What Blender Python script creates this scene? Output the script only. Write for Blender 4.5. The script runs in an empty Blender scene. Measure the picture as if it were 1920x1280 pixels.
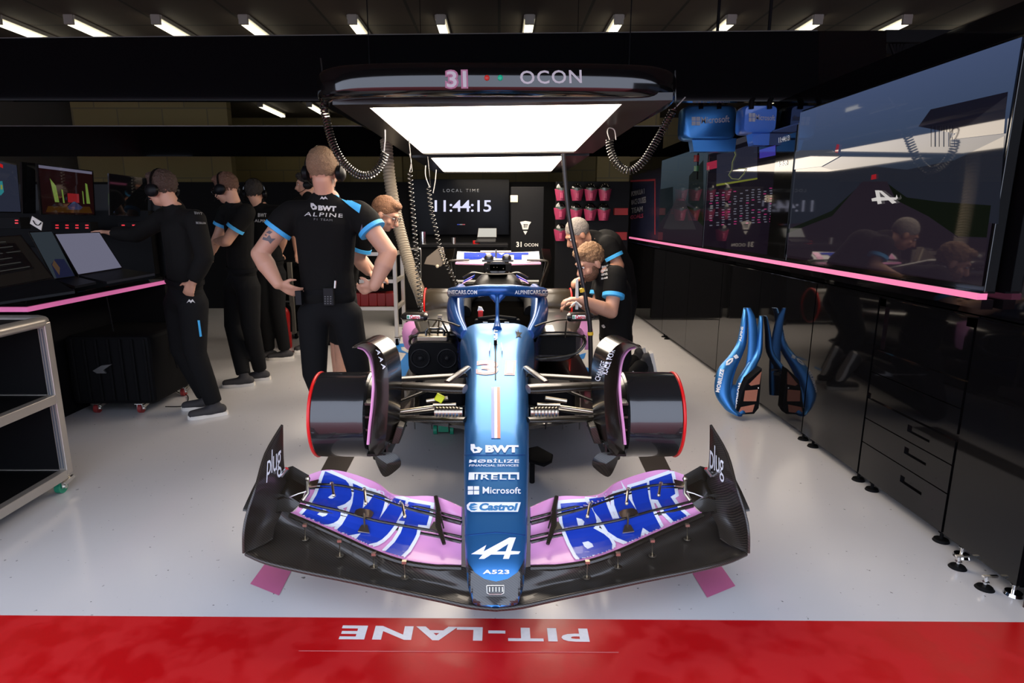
import bpy, bmesh, math, random
from mathutils import noise as mnoise
from mathutils import Vector, Matrix
from mathutils.bvhtree import BVHTree
from math import sin, cos, pi, radians as R
random.seed(4)
SC = bpy.context.scene
COL = SC.collection

# ---------------------------------------------------------------- camera
PITCH = R(11.75); FPX = 1135.0; VX = 936.0
cam_d = bpy.data.cameras.new('camera'); cam = bpy.data.objects.new('camera', cam_d); COL.objects.link(cam)
cam.location = (0, 0, 1.5); cam.rotation_euler = (pi/2 - PITCH, 0, 0)
cam_d.sensor_width = 36; cam_d.lens = FPX/1920*36; cam_d.shift_x = (960-VX)/1920
cam_d.clip_start = .02; cam_d.clip_end = 200
SC.camera = cam
# ---------------------------------------------------------------- daylight (overcast sky outside the open garage front)
w = bpy.data.worlds.new('overcast_sky'); SC.world = w; w.use_nodes = True
bg = w.node_tree.nodes['Background']; bg.inputs[0].default_value = (.72, .80, 1.0, 1); bg.inputs[1].default_value = 3.0
SC.view_settings.view_transform = 'Standard'; SC.view_settings.look = 'None'
SC.view_settings.exposure = 0.0; SC.view_settings.gamma = 1; SC.view_settings.use_curve_mapping = False
CANOPY_POWER = 9.8; TUBE_POWER = 2.6

# ---------------------------------------------------------------- helpers
def ray(px, py):
    a = (px-VX)/FPX; v = (640-py)/FPX; c = cos(PITCH); s = sin(PITCH)
    return Vector((a, c+v*s, -s+v*c))
def P(px, py, Y=None, z=None, x=None):
    d = ray(px, py)
    if Y is not None: t = Y/d.y
    elif z is not None: t = (z-1.5)/d.z
    else: t = x/d.x
    return Vector((d.x*t, d.y*t, 1.5+d.z*t))
V = Vector
def lerp(a, b, t): return a+(b-a)*t
def pl(xs, ys, x):
    if x <= xs[0]: return ys[0]
    for i in range(len(xs)-1):
        if x <= xs[i+1]: return ys[i]+(ys[i+1]-ys[i])*(x-xs[i])/(xs[i+1]-xs[i])
    return ys[-1]
def smooth_path(pts, n=6):
    pts = [V(p) for p in pts]; out = []
    for i in range(len(pts)-1):
        p0 = pts[max(i-1, 0)]; p1 = pts[i]; p2 = pts[i+1]; p3 = pts[min(i+2, len(pts)-1)]
        for k in range(n):
            t = k/n
            out.append(.5*((2*p1)+(p2-p0)*t+(2*p0-5*p1+4*p2-p3)*t*t+(3*p1-p0-3*p2+p3)*t**3))
    out.append(pts[-1]); return out

MATS = {}
def mat(name, col=(.5, .5, .5), rough=.5, metal=0, coat=0, emit=None, es=1, spec=.5, var=0, vs=8, bump=0, bs=40, sheen=0):
    if name in MATS: return MATS[name]
    m = bpy.data.materials.new(name); m.use_nodes = True; nt = m.node_tree; b = nt.nodes['Principled BSDF']
    b.inputs['Base Color'].default_value = (*col, 1); b.inputs['Roughness'].default_value = rough
    b.inputs['Metallic'].default_value = metal; b.inputs['Coat Weight'].default_value = coat
    b.inputs['Coat Roughness'].default_value = .04; b.inputs['Specular IOR Level'].default_value = spec
    if sheen: b.inputs['Sheen Weight'].default_value = sheen
    if emit: b.inputs['Emission Color'].default_value = (*emit, 1); b.inputs['Emission Strength'].default_value = es
    if var or bump:
        tc = nt.nodes.new('ShaderNodeTexCoord'); n = nt.nodes.new('ShaderNodeTexNoise')
        n.inputs['Scale'].default_value = vs; n.inputs['Detail'].default_value = 5; nt.links.new(tc.outputs['Object'], n.inputs['Vector'])
        if var:
            mx = nt.nodes.new('ShaderNodeMix'); mx.data_type = 'RGBA'
            mx.inputs[6].default_value = (*[c*(1-var) for c in col], 1); mx.inputs[7].default_value = (*[min(1, c*(1+var)) for c in col], 1)
            nt.links.new(n.outputs[0], mx.inputs[0]); nt.links.new(mx.outputs[2], b.inputs['Base Color'])
        if bump:
            n2 = nt.nodes.new('ShaderNodeTexNoise'); n2.inputs['Scale'].default_value = bs; nt.links.new(tc.outputs['Object'], n2.inputs['Vector'])
            bp = nt.nodes.new('ShaderNodeBump'); bp.inputs['Strength'].default_value = bump; bp.inputs['Distance'].default_value = .01
            nt.links.new(n2.outputs[0], bp.inputs['Height']); nt.links.new(bp.outputs[0], b.inputs['Normal'])
    MATS[name] = m; return m
def carbon(name, c1, c2, rough=.28, scale=260, coat=.6):
    m = mat(name, c1, rough, 0, coat); nt = m.node_tree; b = nt.nodes['Principled BSDF']
    tc = nt.nodes.new('ShaderNodeTexCoord'); w1 = nt.nodes.new('ShaderNodeTexWave'); w1.bands_direction = 'DIAGONAL'
    w1.inputs['Scale'].default_value = scale/6; nt.links.new(tc.outputs['Object'], w1.inputs['Vector'])
    mx = nt.nodes.new('ShaderNodeMix'); mx.data_type = 'RGBA'; mx.inputs[6].default_value = (*c1, 1); mx.inputs[7].default_value = (*c2, 1)
    nt.links.new(w1.outputs['Fac'], mx.inputs[0]); nt.links.new(mx.outputs[2], b.inputs['Base Color']); return m

class MB:
    def __init__(s): s.v = []; s.f = []; s.m = []
    def add(s, vs, fs, mi=0):
        o = len(s.v); s.v += [tuple(v) for v in vs]; s.f += [tuple(i+o for i in f) for f in fs]; s.m += [mi]*len(fs)
    def box(s, c, size, rz=0, mi=0, M=None):
        h = [x/2 for x in size]; M = M or Matrix.Rotation(rz, 3, 'Z'); c = V(c)
        vs = [c+M@V((a*h[0], b*h[1], d*h[2])) for a in (-1, 1) for b in (-1, 1) for d in (-1, 1)]
        s.add(vs, [(0, 1, 3, 2), (4, 6, 7, 5), (0, 4, 5, 1), (2, 3, 7, 6), (0, 2, 6, 4), (1, 5, 7, 3)], mi)
    def bb(s, lo, hi, mi=0):
        s.box([(a+b)/2 for a, b in zip(lo, hi)], [abs(b-a) for a, b in zip(lo, hi)], mi=mi)
    def loft(s, rings, mi=0, cap=True, closed=True):
        n = len(rings[0]); vs = [p for r in rings for p in r]; fs = []
        for i in range(len(rings)-1):
            for j in range(n if closed else n-1):
                k = (j+1) % n; fs.append((i*n+j, i*n+k, (i+1)*n+k, (i+1)*n+j))
        if cap and closed:
            fs.append(tuple(reversed(range(n)))); fs.append(tuple((len(rings)-1)*n+j for j in range(n)))
        s.add(vs, fs, mi)
    def tube(s, pts, r, n=8, mi=0, cap=True, flat=1, side=None):
        pts = [V(p) for p in pts]; rings = []; pu = None
        for i, p in enumerate(pts):
            t = (pts[min(i+1, len(pts)-1)]-pts[max(i-1, 0)]).normalized()
            if side is not None: u = (V(side)-t*V(side).dot(t)).normalized()
            elif pu is None:
                a = V((0, 0, 1)) if abs(t.z) < .9 else V((1, 0, 0)); u = t.cross(a).normalized()
            else: u = (pu-t*pu.dot(t)).normalized()
            pu = u; w_ = t.cross(u); rr = r[i] if isinstance(r, (list, tuple)) else r
            rings.append([p+u*rr*cos(2*pi*k/n)+w_*rr*flat*sin(2*pi*k/n) for k in range(n)])
        s.loft(rings, mi, cap)
    def cyl(s, a, b, r, r2=None, n=24, mi=0): s.tube([a, b], [r, r if r2 is None else r2], n, mi)
    def ring(s, c, axis, r, t, n=32, m=8, mi=0):
        c = V(c); ax = V(axis).normalized(); a = ax.cross(V((0, 0, 1)) if abs(ax.z) < .9 else V((1, 0, 0))).normalized(); b = ax.cross(a); rings = []
        for i in range(n+1):
            d = a*cos(2*pi*i/n)+b*sin(2*pi*i/n)
            rings.append([c+d*(r+t*cos(2*pi*k/m))+ax*t*sin(2*pi*k/m) for k in range(m)])
        s.loft(rings, mi, False)
    def ell(s, c, r, mi=0, n=14, M=None):
        c = V(c); r = (r, r, r) if not isinstance(r, (tuple, list)) else r; M = M or Matrix.Identity(3); vs = [c+M@V((0, 0, r[2]))]; k = n//2
        for i in range(1, k):
            for j in range(n): vs.append(c+M@V((r[0]*sin(pi*i/k)*cos(2*pi*j/n), r[1]*sin(pi*i/k)*sin(2*pi*j/n), r[2]*cos(pi*i/k))))
        vs.append(c-M@V((0, 0, r[2]))); fs = [(0, 1+j, 1+(j+1) % n) for j in range(n)]
        for i in range(k-2):
            for j in range(n): a = 1+i*n+j; b = 1+i*n+(j+1) % n; fs.append((a, a+n, b+n, b))
        L = len(vs)-1; fs += [(L, 1+(k-2)*n+(j+1) % n, 1+(k-2)*n+j) for j in range(n)]
        s.add(vs, fs, mi)
    def prism(s, pts, vec, mi=0):
        pts = [V(p) for p in pts]; n = len(pts); vec = V(vec)
        s.add(pts+[p+vec for p in pts], [tuple(reversed(range(n))), tuple(range(n, 2*n))]+[(i, (i+1) % n, n+(i+1) % n, n+i) for i in range(n)], mi)
    def sheet(s, grid, th, mi=0, flip=1):
        # a curved plate of real thickness from a grid of points
        nr = len(grid); nc = len(grid[0]); g = [[V(p) for p in r] for r in grid]; N = []
        for i in range(nr):
            N.append([])
            for j in range(nc):
                a = g[min(i+1, nr-1)][j]-g[max(i-1, 0)][j]; b = g[i][min(j+1, nc-1)]-g[i][max(j-1, 0)]
                q = a.cross(b); N[i].append(q.normalized()*flip if q.length > 1e-9 else V((0, 0, 1)))
        if sum(n.z for r in N for n in r) < 0: N = [[-n for n in r] for r in N]
        T = [g[i][j] for i in range(nr) for j in range(nc)]; B = [g[i][j]-N[i][j]*th for i in range(nr) for j in range(nc)]
        k = nr*nc; fs = []
        for i in range(nr-1):
            for j in range(nc-1):
                a = i*nc+j; fs.append((a, a+1, a+nc+1, a+nc)); fs.append((k+a, k+a+nc, k+a+nc+1, k+a+1))
        for i in range(nr-1):
            for j in (0, nc-1): a = i*nc+j; fs.append((a, a+nc, k+a+nc, k+a))
        for j in range(nc-1):
            for i in (0, nr-1): a = i*nc+j; fs.append((a, a+1, k+a+1, k+a))
        s.add(T+B, fs, mi)
    def build(s, name, mats, parent=None, sm=40, bev=0):
        me = bpy.data.meshes.new(name); me.from_pydata(s.v, [], s.f)
        for m in (mats if isinstance(mats, (list, tuple)) else [mats]): me.materials.append(m)
        me.polygons.foreach_set('material_index', s.m)
        bm = bmesh.new(); bm.from_mesh(me); bmesh.ops.recalc_face_normals(bm, faces=bm.faces); bm.to_mesh(me); bm.free()
        if sm:
            me.polygons.foreach_set('use_smooth', [True]*len(me.polygons)); me.set_sharp_from_angle(angle=R(sm))
        me.update(); o = link(name, me, parent)
        if bev:
            b = o.modifiers.new('bevel', 'BEVEL'); b.width = bev; b.segments = 2; b.limit_method = 'ANGLE'; b.angle_limit = R(50)
        return o
    def bvh(s): return BVHTree.FromPolygons([V(v) for v in s.v], s.f)
def link(name, data, parent=None):
    o = bpy.data.objects.new(name, data); COL.objects.link(o)
    if parent is not None:
        o.parent = parent
        if parent.type == 'EMPTY': o.matrix_parent_inverse = Matrix.Translation(-parent.location)
    return o
def thing(name, loc, label, cat, group=None):
    o = bpy.data.objects.new(name, None); COL.objects.link(o); o.location = loc; o.empty_display_size = .1
    return tag(o, label, cat, group)
def tag(o, label, cat, group=None):
    o['label'] = label; o['category'] = cat
    if group: o['group'] = group
    return o
def struct(o): o['kind'] = 'structure'; return o

# flat shapes (lettering, emblems) laid on real surfaces
def _curve_flat(cu, shear=0):
    o = bpy.data.objects.new('tmp', cu); COL.objects.link(o)
    me = bpy.data.meshes.new_from_object(o.evaluated_get(bpy.context.evaluated_depsgraph_get()))
    vs = [(v.co.x, v.co.y) for v in me.vertices]; fs = [tuple(p.vertices) for p in me.polygons]
    bpy.data.objects.remove(o); bpy.data.meshes.remove(me); bpy.data.curves.remove(cu); return vs, fs
_tc = {}
def text_flat(t, bold=0, space=1.0, shear=0):
    k = (t, bold, space, shear)
    if k in _tc: return _tc[k]
    cu = bpy.data.curves.new('t', 'FONT'); cu.body = t; cu.offset = bold; cu.space_character = space; cu.shear = shear; cu.resolution_u = 3; cu.fill_mode = 'FRONT'
    vs, fs = _curve_flat(cu)
    x0 = min(v[0] for v in vs); x1 = max(v[0] for v in vs); y0 = min(v[1] for v in vs); y1 = max(v[1] for v in vs)
    _tc[k] = ([((v[0]-x0)/(x1-x0), (v[1]-y0)/(y1-y0)) for v in vs], fs); return _tc[k]
def poly_flat(loops, off=0):
    cu = bpy.data.curves.new('p', 'CURVE'); cu.dimensions = '2D'; cu.fill_mode = 'FRONT'; cu.offset = off
    for L in loops:
        sp = cu.splines.new('POLY'); sp.points.add(len(L)-1); sp.use_cyclic_u = True
        for p, q in zip(sp.points, L): p.co = (q[0], q[1], 0, 1)
    return _curve_flat(cu)
def decal(name, flats, fn, m, parent, cuts=None):
    # flats: list of (verts2d, faces); fn maps 2d to 3d; m one material or list per flat
    bm = bmesh.new()
    for i, (vs, fs) in enumerate(flats):
        b2 = bmesh.new(); bv = [b2.verts.new((x, y, 0)) for x, y in vs]
        for f in fs:
            try: b2.faces.new([bv[k] for k in f])
            except ValueError: pass
        if cuts:
            xs = [v[0] for v in vs]; ys = [v[1] for v in vs]
            for ax, lo, hi, st in ((0, min(xs), max(xs), cuts[0]), (1, min(ys), max(ys), cuts[1])):
                c = lo+st
                while c < hi:
                    bmesh.ops.bisect_plane(b2, geom=b2.verts[:]+b2.edges[:]+b2.faces[:], plane_co=(c, 0, 0) if ax == 0 else (0, c, 0), plane_no=(1, 0, 0) if ax == 0 else (0, 1, 0)); c += st
        mp = {}
        for v in b2.verts:
            q = fn(v.co.x, v.co.y)
            if q is not None: mp[v] = bm.verts.new(q)
        for f in b2.faces:
            if all(v in mp for v in f.verts):
                try: bm.faces.new([mp[v] for v in f.verts]).material_index = i if isinstance(m, (list, tuple)) else 0
                except ValueError: pass
        b2.free()
    me = bpy.data.meshes.new(name); bm.to_mesh(me); bm.free()
    for q in (m if isinstance(m, (list, tuple)) else [m]): me.materials.append(q)
    return link(name, me, parent)
def on_bvh(b, off=.002):
    o = V((0, 0, 1.5))
    def f(px, py):
        d = ray(px, py).normalized(); h = b.ray_cast(o, d)
        if h[0] is None: return None
        n = h[1] if h[1].dot(d) < 0 else -h[1]
        return h[0]+n*off
    return f
def on_plane(**k): return lambda px, py: P(px, py, **k)
def quad(q, f):
    tl, tr, br, bl = [V(p) for p in q]
    return lambda u, v: f(*lerp(lerp(bl, br, u), lerp(tl, tr, u), v))
def frame3(o, ux, uy): # plane with origin and two edge vectors
    o, ux, uy = V(o), V(ux), V(uy); return lambda u, v: o+ux*u+uy*v
def obvh(o):
    me = o.data; return BVHTree.FromPolygons([v.co.copy() for v in me.vertices], [tuple(p.vertices) for p in me.polygons])

# ---------------------------------------------------------------- materials
BLK = mat('gloss_black_panel', (.003, .003, .0035), .04, 0, .15, spec=.3)
BLK2 = mat('satin_black', (.004, .004, .0045), .4, spec=.12)
BLK3 = mat('matt_black_plastic', (.005, .005, .0055), .65, spec=.08)
BLKS = mat('gloss_black_shell', (.004, .004, .004), .1, 0, .5)
CARB = carbon('carbon_fibre', (.006, .0055, .005), (.018, .015, .011), .3)
CARBG = carbon('carbon_fibre_gloss', (.007, .006, .005), (.030, .022, .012), .3, 300, .25)
CARBW = carbon('carbon_fibre_wing', (.014, .011, .009), (.045, .036, .027), .33, 300, .25)
CARBD = carbon('carbon_drum', (.007, .007, .007), (.020, .020, .021), .2, 420, .8)
BLUE = mat('car_blue_paint', (.04, .20, .50), .36, .7, .12)
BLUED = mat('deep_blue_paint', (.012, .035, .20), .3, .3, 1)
PINK = mat('pink_paint', (.80, .33, .60), .35, 0, .3)
WHITE = mat('white_paint', (.82, .84, .88), .4)
ROYAL = mat('royal_blue_paint', (.010, .045, .42), .35, 0, .3)
REDT = mat('red_rubber', (.75, .01, .01), .35)
SILV = mat('brushed_metal', (.62, .60, .56), .28, 1)
ALU = mat('aluminium_profile', (.50, .46, .41), .38, .8)
CHR = mat('chrome', (.8, .8, .8), .12, 1)
GOLDM = mat('warm_steel', (.50, .44, .34), .3, 1)
YEL = mat('yellow_tag', (.75, .85, .02), .5)
GREEN = mat('green_rubber', (.01, .22, .12), .4)
DRED = mat('dark_red_wheel', (.25, .02, .02), .5)
COPPER = mat('copper_mesh', (.55, .20, .12), .5, .2, var=.15, vs=300)
GREYT = mat('grey_lettering', (.55, .56, .57), .5)
# ================================================================ setting
def floor_mat():
    m = mat('grey_epoxy_floor', (.47, .455, .45), .16, 0, 0); nt = m.node_tree; b = nt.nodes['Principled BSDF']
    tc = nt.nodes.new('ShaderNodeTexCoord')
    n1 = nt.nodes.new('ShaderNodeTexNoise'); n1.inputs['Scale'].default_value = 38; n1.inputs['Detail'].default_value = 4
    n2 = nt.nodes.new('ShaderNodeTexNoise'); n2.inputs['Scale'].default_value = 1.3; n2.inputs['Detail'].default_value = 6
    r1 = nt.nodes.new('ShaderNodeValToRGB'); r1.color_ramp.elements[0].position = .27; r1.color_ramp.elements[0].color = (.12, .115, .11, 1)
    r1.color_ramp.elements[1].position = .30; r1.color_ramp.elements[1].color = (1, 1, 1, 1)
    r2 = nt.nodes.new('ShaderNodeValToRGB'); r2.color_ramp.elements[0].color = (.53, .515, .51, 1); r2.color_ramp.elements[1].color = (.61, .59, .585, 1)
    mx = nt.nodes.new('ShaderNodeMix'); mx.data_type = 'RGBA'; mx.blend_type = 'MULTIPLY'; mx.inputs[0].default_value = .8
    for n in (n1, n2): nt.links.new(tc.outputs['Object'], n.inputs['Vector'])
    nt.links.new(n1.outputs[0], r1.inputs[0]); nt.links.new(n2.outputs[0], r2.inputs[0])
    nt.links.new(r2.outputs[0], mx.inputs[6]); nt.links.new(r1.outputs[0], mx.inputs[7]); nt.links.new(mx.outputs[2], b.inputs['Base Color'])
    n3 = nt.nodes.new('ShaderNodeTexNoise'); n3.inputs['Scale'].default_value = 3; nt.links.new(tc.outputs['Object'], n3.inputs['Vector'])
    mr = nt.nodes.new('ShaderNodeMapRange'); mr.inputs[3].default_value = .10; mr.inputs[4].default_value = .24
    nt.links.new(n3.outputs[0], mr.inputs[0]); nt.links.new(mr.outputs[0], b.inputs['Roughness'])
    bp = nt.nodes.new('ShaderNodeBump'); bp.inputs['Strength'].default_value = .06; bp.inputs['Distance'].default_value = .01
    nt.links.new(n2.outputs[0], bp.inputs['Height']); nt.links.new(bp.outputs[0], b.inputs['Normal']); return m
def red_mat():
    m = mat('red_painted_concrete', (.55, .008, .01), .3); nt = m.node_tree; b = nt.nodes['Principled BSDF']
    tc = nt.nodes.new('ShaderNodeTexCoord'); n1 = nt.nodes.new('ShaderNodeTexNoise'); n1.inputs['Scale'].default_value = 7; n1.inputs['Detail'].default_value = 6
    nt.links.new(tc.outputs['Object'], n1.inputs['Vector'])
    r = nt.nodes.new('ShaderNodeValToRGB'); r.color_ramp.elements[0].position = .42; r.color_ramp.elements[0].color = (.47, .004, .006, 1)
    r.color_ramp.elements[1].position = .56; r.color_ramp.elements[1].color = (.52, .012, .014, 1)
    mr = nt.nodes.new('ShaderNodeMapRange'); mr.inputs[1].default_value = .42; mr.inputs[2].default_value = .56; mr.inputs[3].default_value = .28; mr.inputs[4].default_value = .42
    nt.links.new(n1.outputs[0], r.inputs[0]); nt.links.new(r.outputs[0], b.inputs['Base Color']); nt.links.new(n1.outputs[0], mr.inputs[0]); nt.links.new(mr.outputs[0], b.inputs['Roughness'])
    bp = nt.nodes.new('ShaderNodeBump'); bp.inputs['Strength'].default_value = .15; bp.inputs['Distance'].default_value = .01
    nt.links.new(n1.outputs[0], bp.inputs['Height']); nt.links.new(bp.outputs[0], b.inputs['Normal']); return m
e0 = P(0, 1153, z=0); e1 = P(1920, 1166, z=0); k_ = (e1.y-e0.y)/(e1.x-e0.x)
L0 = e0.y+k_*(-9-e0.x); L1 = e0.y+k_*(9-e0.x)
b = MB(); b.add([(-9, L0, 0), (9, L1, 0), (9, 18, 0), (-9, 18, 0)], [(0, 1, 2, 3)]); struct(b.build('floor', floor_mat(), sm=0))
b = MB(); b.add([(-9, -6, 0), (9, -6, 0), (9, L1, 0), (-9, L0, 0)], [(0, 1, 2, 3)]); red = struct(b.build('floor_pit_lane', red_mat(), sm=0))
decal('lettering', [text_flat('PIT-LANE', .035, 1.12)], quad([(1106, 1203), (634, 1198), (643, 1172), (1101, 1178)], on_plane(z=.0015)), mat('worn_white_line_paint', (.72, .70, .70), .4, var=.12, vs=60), red)
b = MB(); b.add([P(560, 1219, z=.0012), P(1160, 1222, z=.0012), P(1160, 1223.5, z=.0012), P(560, 1220.5, z=.0012)], [(0, 1, 2, 3)]); b.build('crack_line', mat('pale_crack', (.6, .15, .15), .6), red, 0)

def ceil_mat():
    m = mat('dark_concrete_ceiling', (.16, .125, .09), .8); nt = m.node_tree; b = nt.nodes['Principled BSDF']
    tc = nt.nodes.new('ShaderNodeTexCoord'); br = nt.nodes.new('ShaderNodeTexBrick'); br.offset = 0
    br.inputs['Color1'].default_value = (.07, .054, .040, 1); br.inputs['Color2'].default_value = (.058, .046, .034, 1); br.inputs['Mortar'].default_value = (.02, .017, .014, 1)
    br.inputs['Scale'].default_value = 1; br.inputs['Brick Width'].default_value = 1.15; br.inputs['Row Height'].default_value = 9; br.inputs['Mortar Size'].default_value = .02
    nt.links.new(tc.outputs['Object'], br.inputs['Vector']); nt.links.new(br.outputs[0], b.inputs['Base Color']); return m
def block_mat():
    m = mat('yellowish_concrete_block', (.42, .33, .16), .85); nt = m.node_tree; b = nt.nodes['Principled BSDF']
    tc = nt.nodes.new('ShaderNodeTexCoord'); mp = nt.nodes.new('ShaderNodeMapping'); mp.inputs['Rotation'].default_value = (pi/2, 0, 0); br = nt.nodes.new('ShaderNodeTexBrick')
    br.inputs['Color1'].default_value = (.34, .26, .11, 1); br.inputs['Color2'].default_value = (.27, .21, .09, 1); br.inputs['Mortar'].default_value = (.22, .18, .10, 1)
    br.inputs['Scale'].default_value = 1; br.inputs['Brick Width'].default_value = .9; br.inputs['Row Height'].default_value = .45; br.inputs['Mortar Size'].default_value = .015
    nt.links.new(tc.outputs['Object'], mp.inputs[0]); nt.links.new(mp.outputs[0], br.inputs['Vector']); nt.links.new(br.outputs[0], b.inputs['Base Color']); return m
CM = ceil_mat(); BM_ = block_mat()
b = MB(); b.bb((-9, .9, 4.05), (9, 18, 4.2)); struct(b.build('ceiling', CM, sm=0))
b = MB(); b.bb((-9, 17, 0), (9, 17.2, 4.05)); struct(b.build('wall_back', BM_, sm=0))
b = MB(); b.bb((-9.2, .9, 0), (-9, 18, 4.05)); struct(b.build('wall_left', mat('grey_concrete_wall', (.12, .11, .10), .8), sm=0))
b = MB(); b.bb((9, .9, 0), (9.2, 18, 4.05)); struct(b.build('wall_right', mat('grey_concrete_wall'), sm=0))
b = MB(); b.bb((-9, .9, 2.95), (9, 1.1, 4.05)); struct(b.build('beam_front_sky_block', mat('sky_block_dark', (.03, .03, .03), .7), sm=0))  # unseen beam, added to keep the sky out of the fascia reflections
b = MB(); xa = P(140, 260, Y=12.8).x; xb = P(430, 260, Y=12.8).x; b.bb((xa, 12.8, 0), (xb, 13, 4.05)); struct(b.build('wall_block_pier', BM_, sm=0))
b = MB(); xa = P(1120, 300, Y=12.8).x; xb = P(1235, 260, Y=12.8).x; b.bb((xa, 12.8, 0), (xb, 13, 4.05)); struct(b.build('wall_block_pier', BM_, sm=0))
b = MB(); xa = P(660, 300, Y=12.8).x; xb = P(752, 260, Y=12.8).x; b.bb((xa, 12.8, 0), (xb, 13, 4.05)); struct(b.build('wall_block_pier', BM_, sm=0))
# black overhead fascia panels
tl = P(0, 72, Y=4.6); br_ = P(1535, 190, Y=4.6); tr = P(1535, 58, Y=4.6); bl = P(0, 188, Y=4.6)
b = MB(); ext = lambda a, c, X: lerp(a, c, (X-a.x)/(c.x-a.x))
b.prism([ext(tl, tr, -6), ext(bl, br_, -6), br_, tr], (0, .06, 0)); q = P(1662, 57, Y=5.0); q2 = P(1662, 186, Y=5.0)
b.prism([tr, br_, q2, q], (0, .06, 0)); fas = struct(b.build('trim_1', BLK, sm=0))
b = MB(); b.tube([ext(tl, tr, -6)+V((0, .02, .006)), tr+V((0, .02, .006))], .006, 6); b.build('edge_strip', mat('grey_edge', (.25, .24, .23), .4, .6), fas)
tl2 = P(0, 237, Y=8.5); bl2 = P(0, 293, Y=8.5)
b = MB(); b.bb((-7.5, 8.5, bl2.z), (2.2, 8.56, tl2.z)); f2 = struct(b.build('trim_2', BLK, sm=0))
b = MB(); b.bb((-7.5, 8.495, tl2.z), (2.2, 8.56, tl2.z+.012)); b.build('edge_strip', mat('grey_edge'), f2)
b = MB(); b.bb((-7.5, 9.9, 0), (2.2, 10.0, 2.02)); struct(b.build('wall_back_panelling', BLK3, sm=0))
# fluorescent tubes
TUBE = mat('fluorescent_tube', (.9, .9, .85), .5, emit=(1, .93, .72), es=TUBE_POWER)
FIX = mat('fixture_housing', (.35, .33, .28), .5)
def tube_light(x, y, L, label, grp, first=[None]):
    if first[0] is None:
        t = thing('ceiling_light', (0, 0, 4.05), '', 'ceiling light')
        b = MB(); b.bb((-.075, 0, 4.0), (.075, 1.5, 4.05)); b.bb((-.06, -.02, 3.93), (.06, .02, 4.05)); b.bb((-.06, 1.48, 3.93), (.06, 1.52, 4.05)); b.build('housing', FIX, t, bev=.004)
        b = MB(); b.tube([(-.03, .02, 3.955), (-.03, 1.48, 3.955)], .028, 10); b.tube([(.03, .02, 3.955), (.03, 1.48, 3.955)], .028, 10); b.build('tube', TUBE, t)
        first[0] = t; r = t
    else:
        r = first[0].copy(); COL.objects.link(r)
        for c in first[0].children: d = c.copy(); COL.objects.link(d); d.parent = r; d.matrix_parent_inverse = Matrix.Translation((0, 0, -4.05))
    r.location = (x, y, 4.05); tag(r, label, 'ceiling light', grp)
row = [(-5, 'far left'), (130, 0), (293, 0), (457, 0), (661, 0), (826, 0), (993, 0), (1160, 0), (1371, 0), (1533, 0), (1700, 0), (1866, 0)]
for i, (px, _) in enumerate(row):
    q = P(px, 43, z=3.95)
    lab = ['leftmost', 'second from the left', 'third from the left', 'fourth from the left', 'fifth from the left', 'sixth from the left', 'sixth from the right', 'fifth from the right', 'fourth from the right', 'third from the right', 'second from the right', 'rightmost'][i]
    tube_light(q.x, q.y, 1.5, 'fluorescent ceiling light above the black fascia, %s of the front row' % lab, 'front row of ceiling lights')
for px, py, lab in ((12, 199, 'far left below the fascia'), (488, 199, 'upper left of the standing man'), (580, 199, 'just left of the light canopy'), (1505, 176, 'right of the hanging blue covers')):
    q = P(px, py, z=3.95); tube_light(q.x, min(q.y, 15.3), 1.5, 'distant fluorescent ceiling light, %s' % lab, 'distant ceiling lights')
# floor markings
def floor_mark(name, pts, m, label, z=.0015):
    fl = poly_flat([[(p[0], p[1]) for p in pts]]); o = decal(name, [fl], on_plane(z=z), m, None); return tag(o, label, 'floor marking')
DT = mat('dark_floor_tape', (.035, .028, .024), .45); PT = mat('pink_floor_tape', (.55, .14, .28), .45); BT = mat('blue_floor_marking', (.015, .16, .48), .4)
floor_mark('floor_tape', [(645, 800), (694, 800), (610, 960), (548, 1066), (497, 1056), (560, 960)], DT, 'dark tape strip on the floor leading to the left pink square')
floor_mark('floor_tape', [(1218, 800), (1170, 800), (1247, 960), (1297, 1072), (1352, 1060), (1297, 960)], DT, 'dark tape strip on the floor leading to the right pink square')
floor_mark('pink_square', [(497, 1056), (548, 1066), (523, 1116), (469, 1094)], PT, 'pink square tape under the left end of the front wing', .002)
floor_mark('pink_square', [(1297, 1072), (1352, 1060), (1379, 1098), (1326, 1120)], PT, 'pink square tape under the right end of the front wing', .002)
o = decal('floor_emblem', [poly_flat([[(725, 656), (733, 645), (800, 641), (800, 649), (752, 650), (753, 656), (764, 661), (800, 662), (790, 690), (764, 712), (726, 712), (762, 662)]]),
    poly_flat([[(1075, 668), (1099, 661), (1095, 672), (1078, 676)]]), poly_flat([[(1094, 686), (1104, 690), (1104, 700), (1098, 695)]])], on_plane(z=.0025), BT, None)
tag(o, 'large blue emblem painted on the floor beside the car', 'floor marking')
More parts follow.
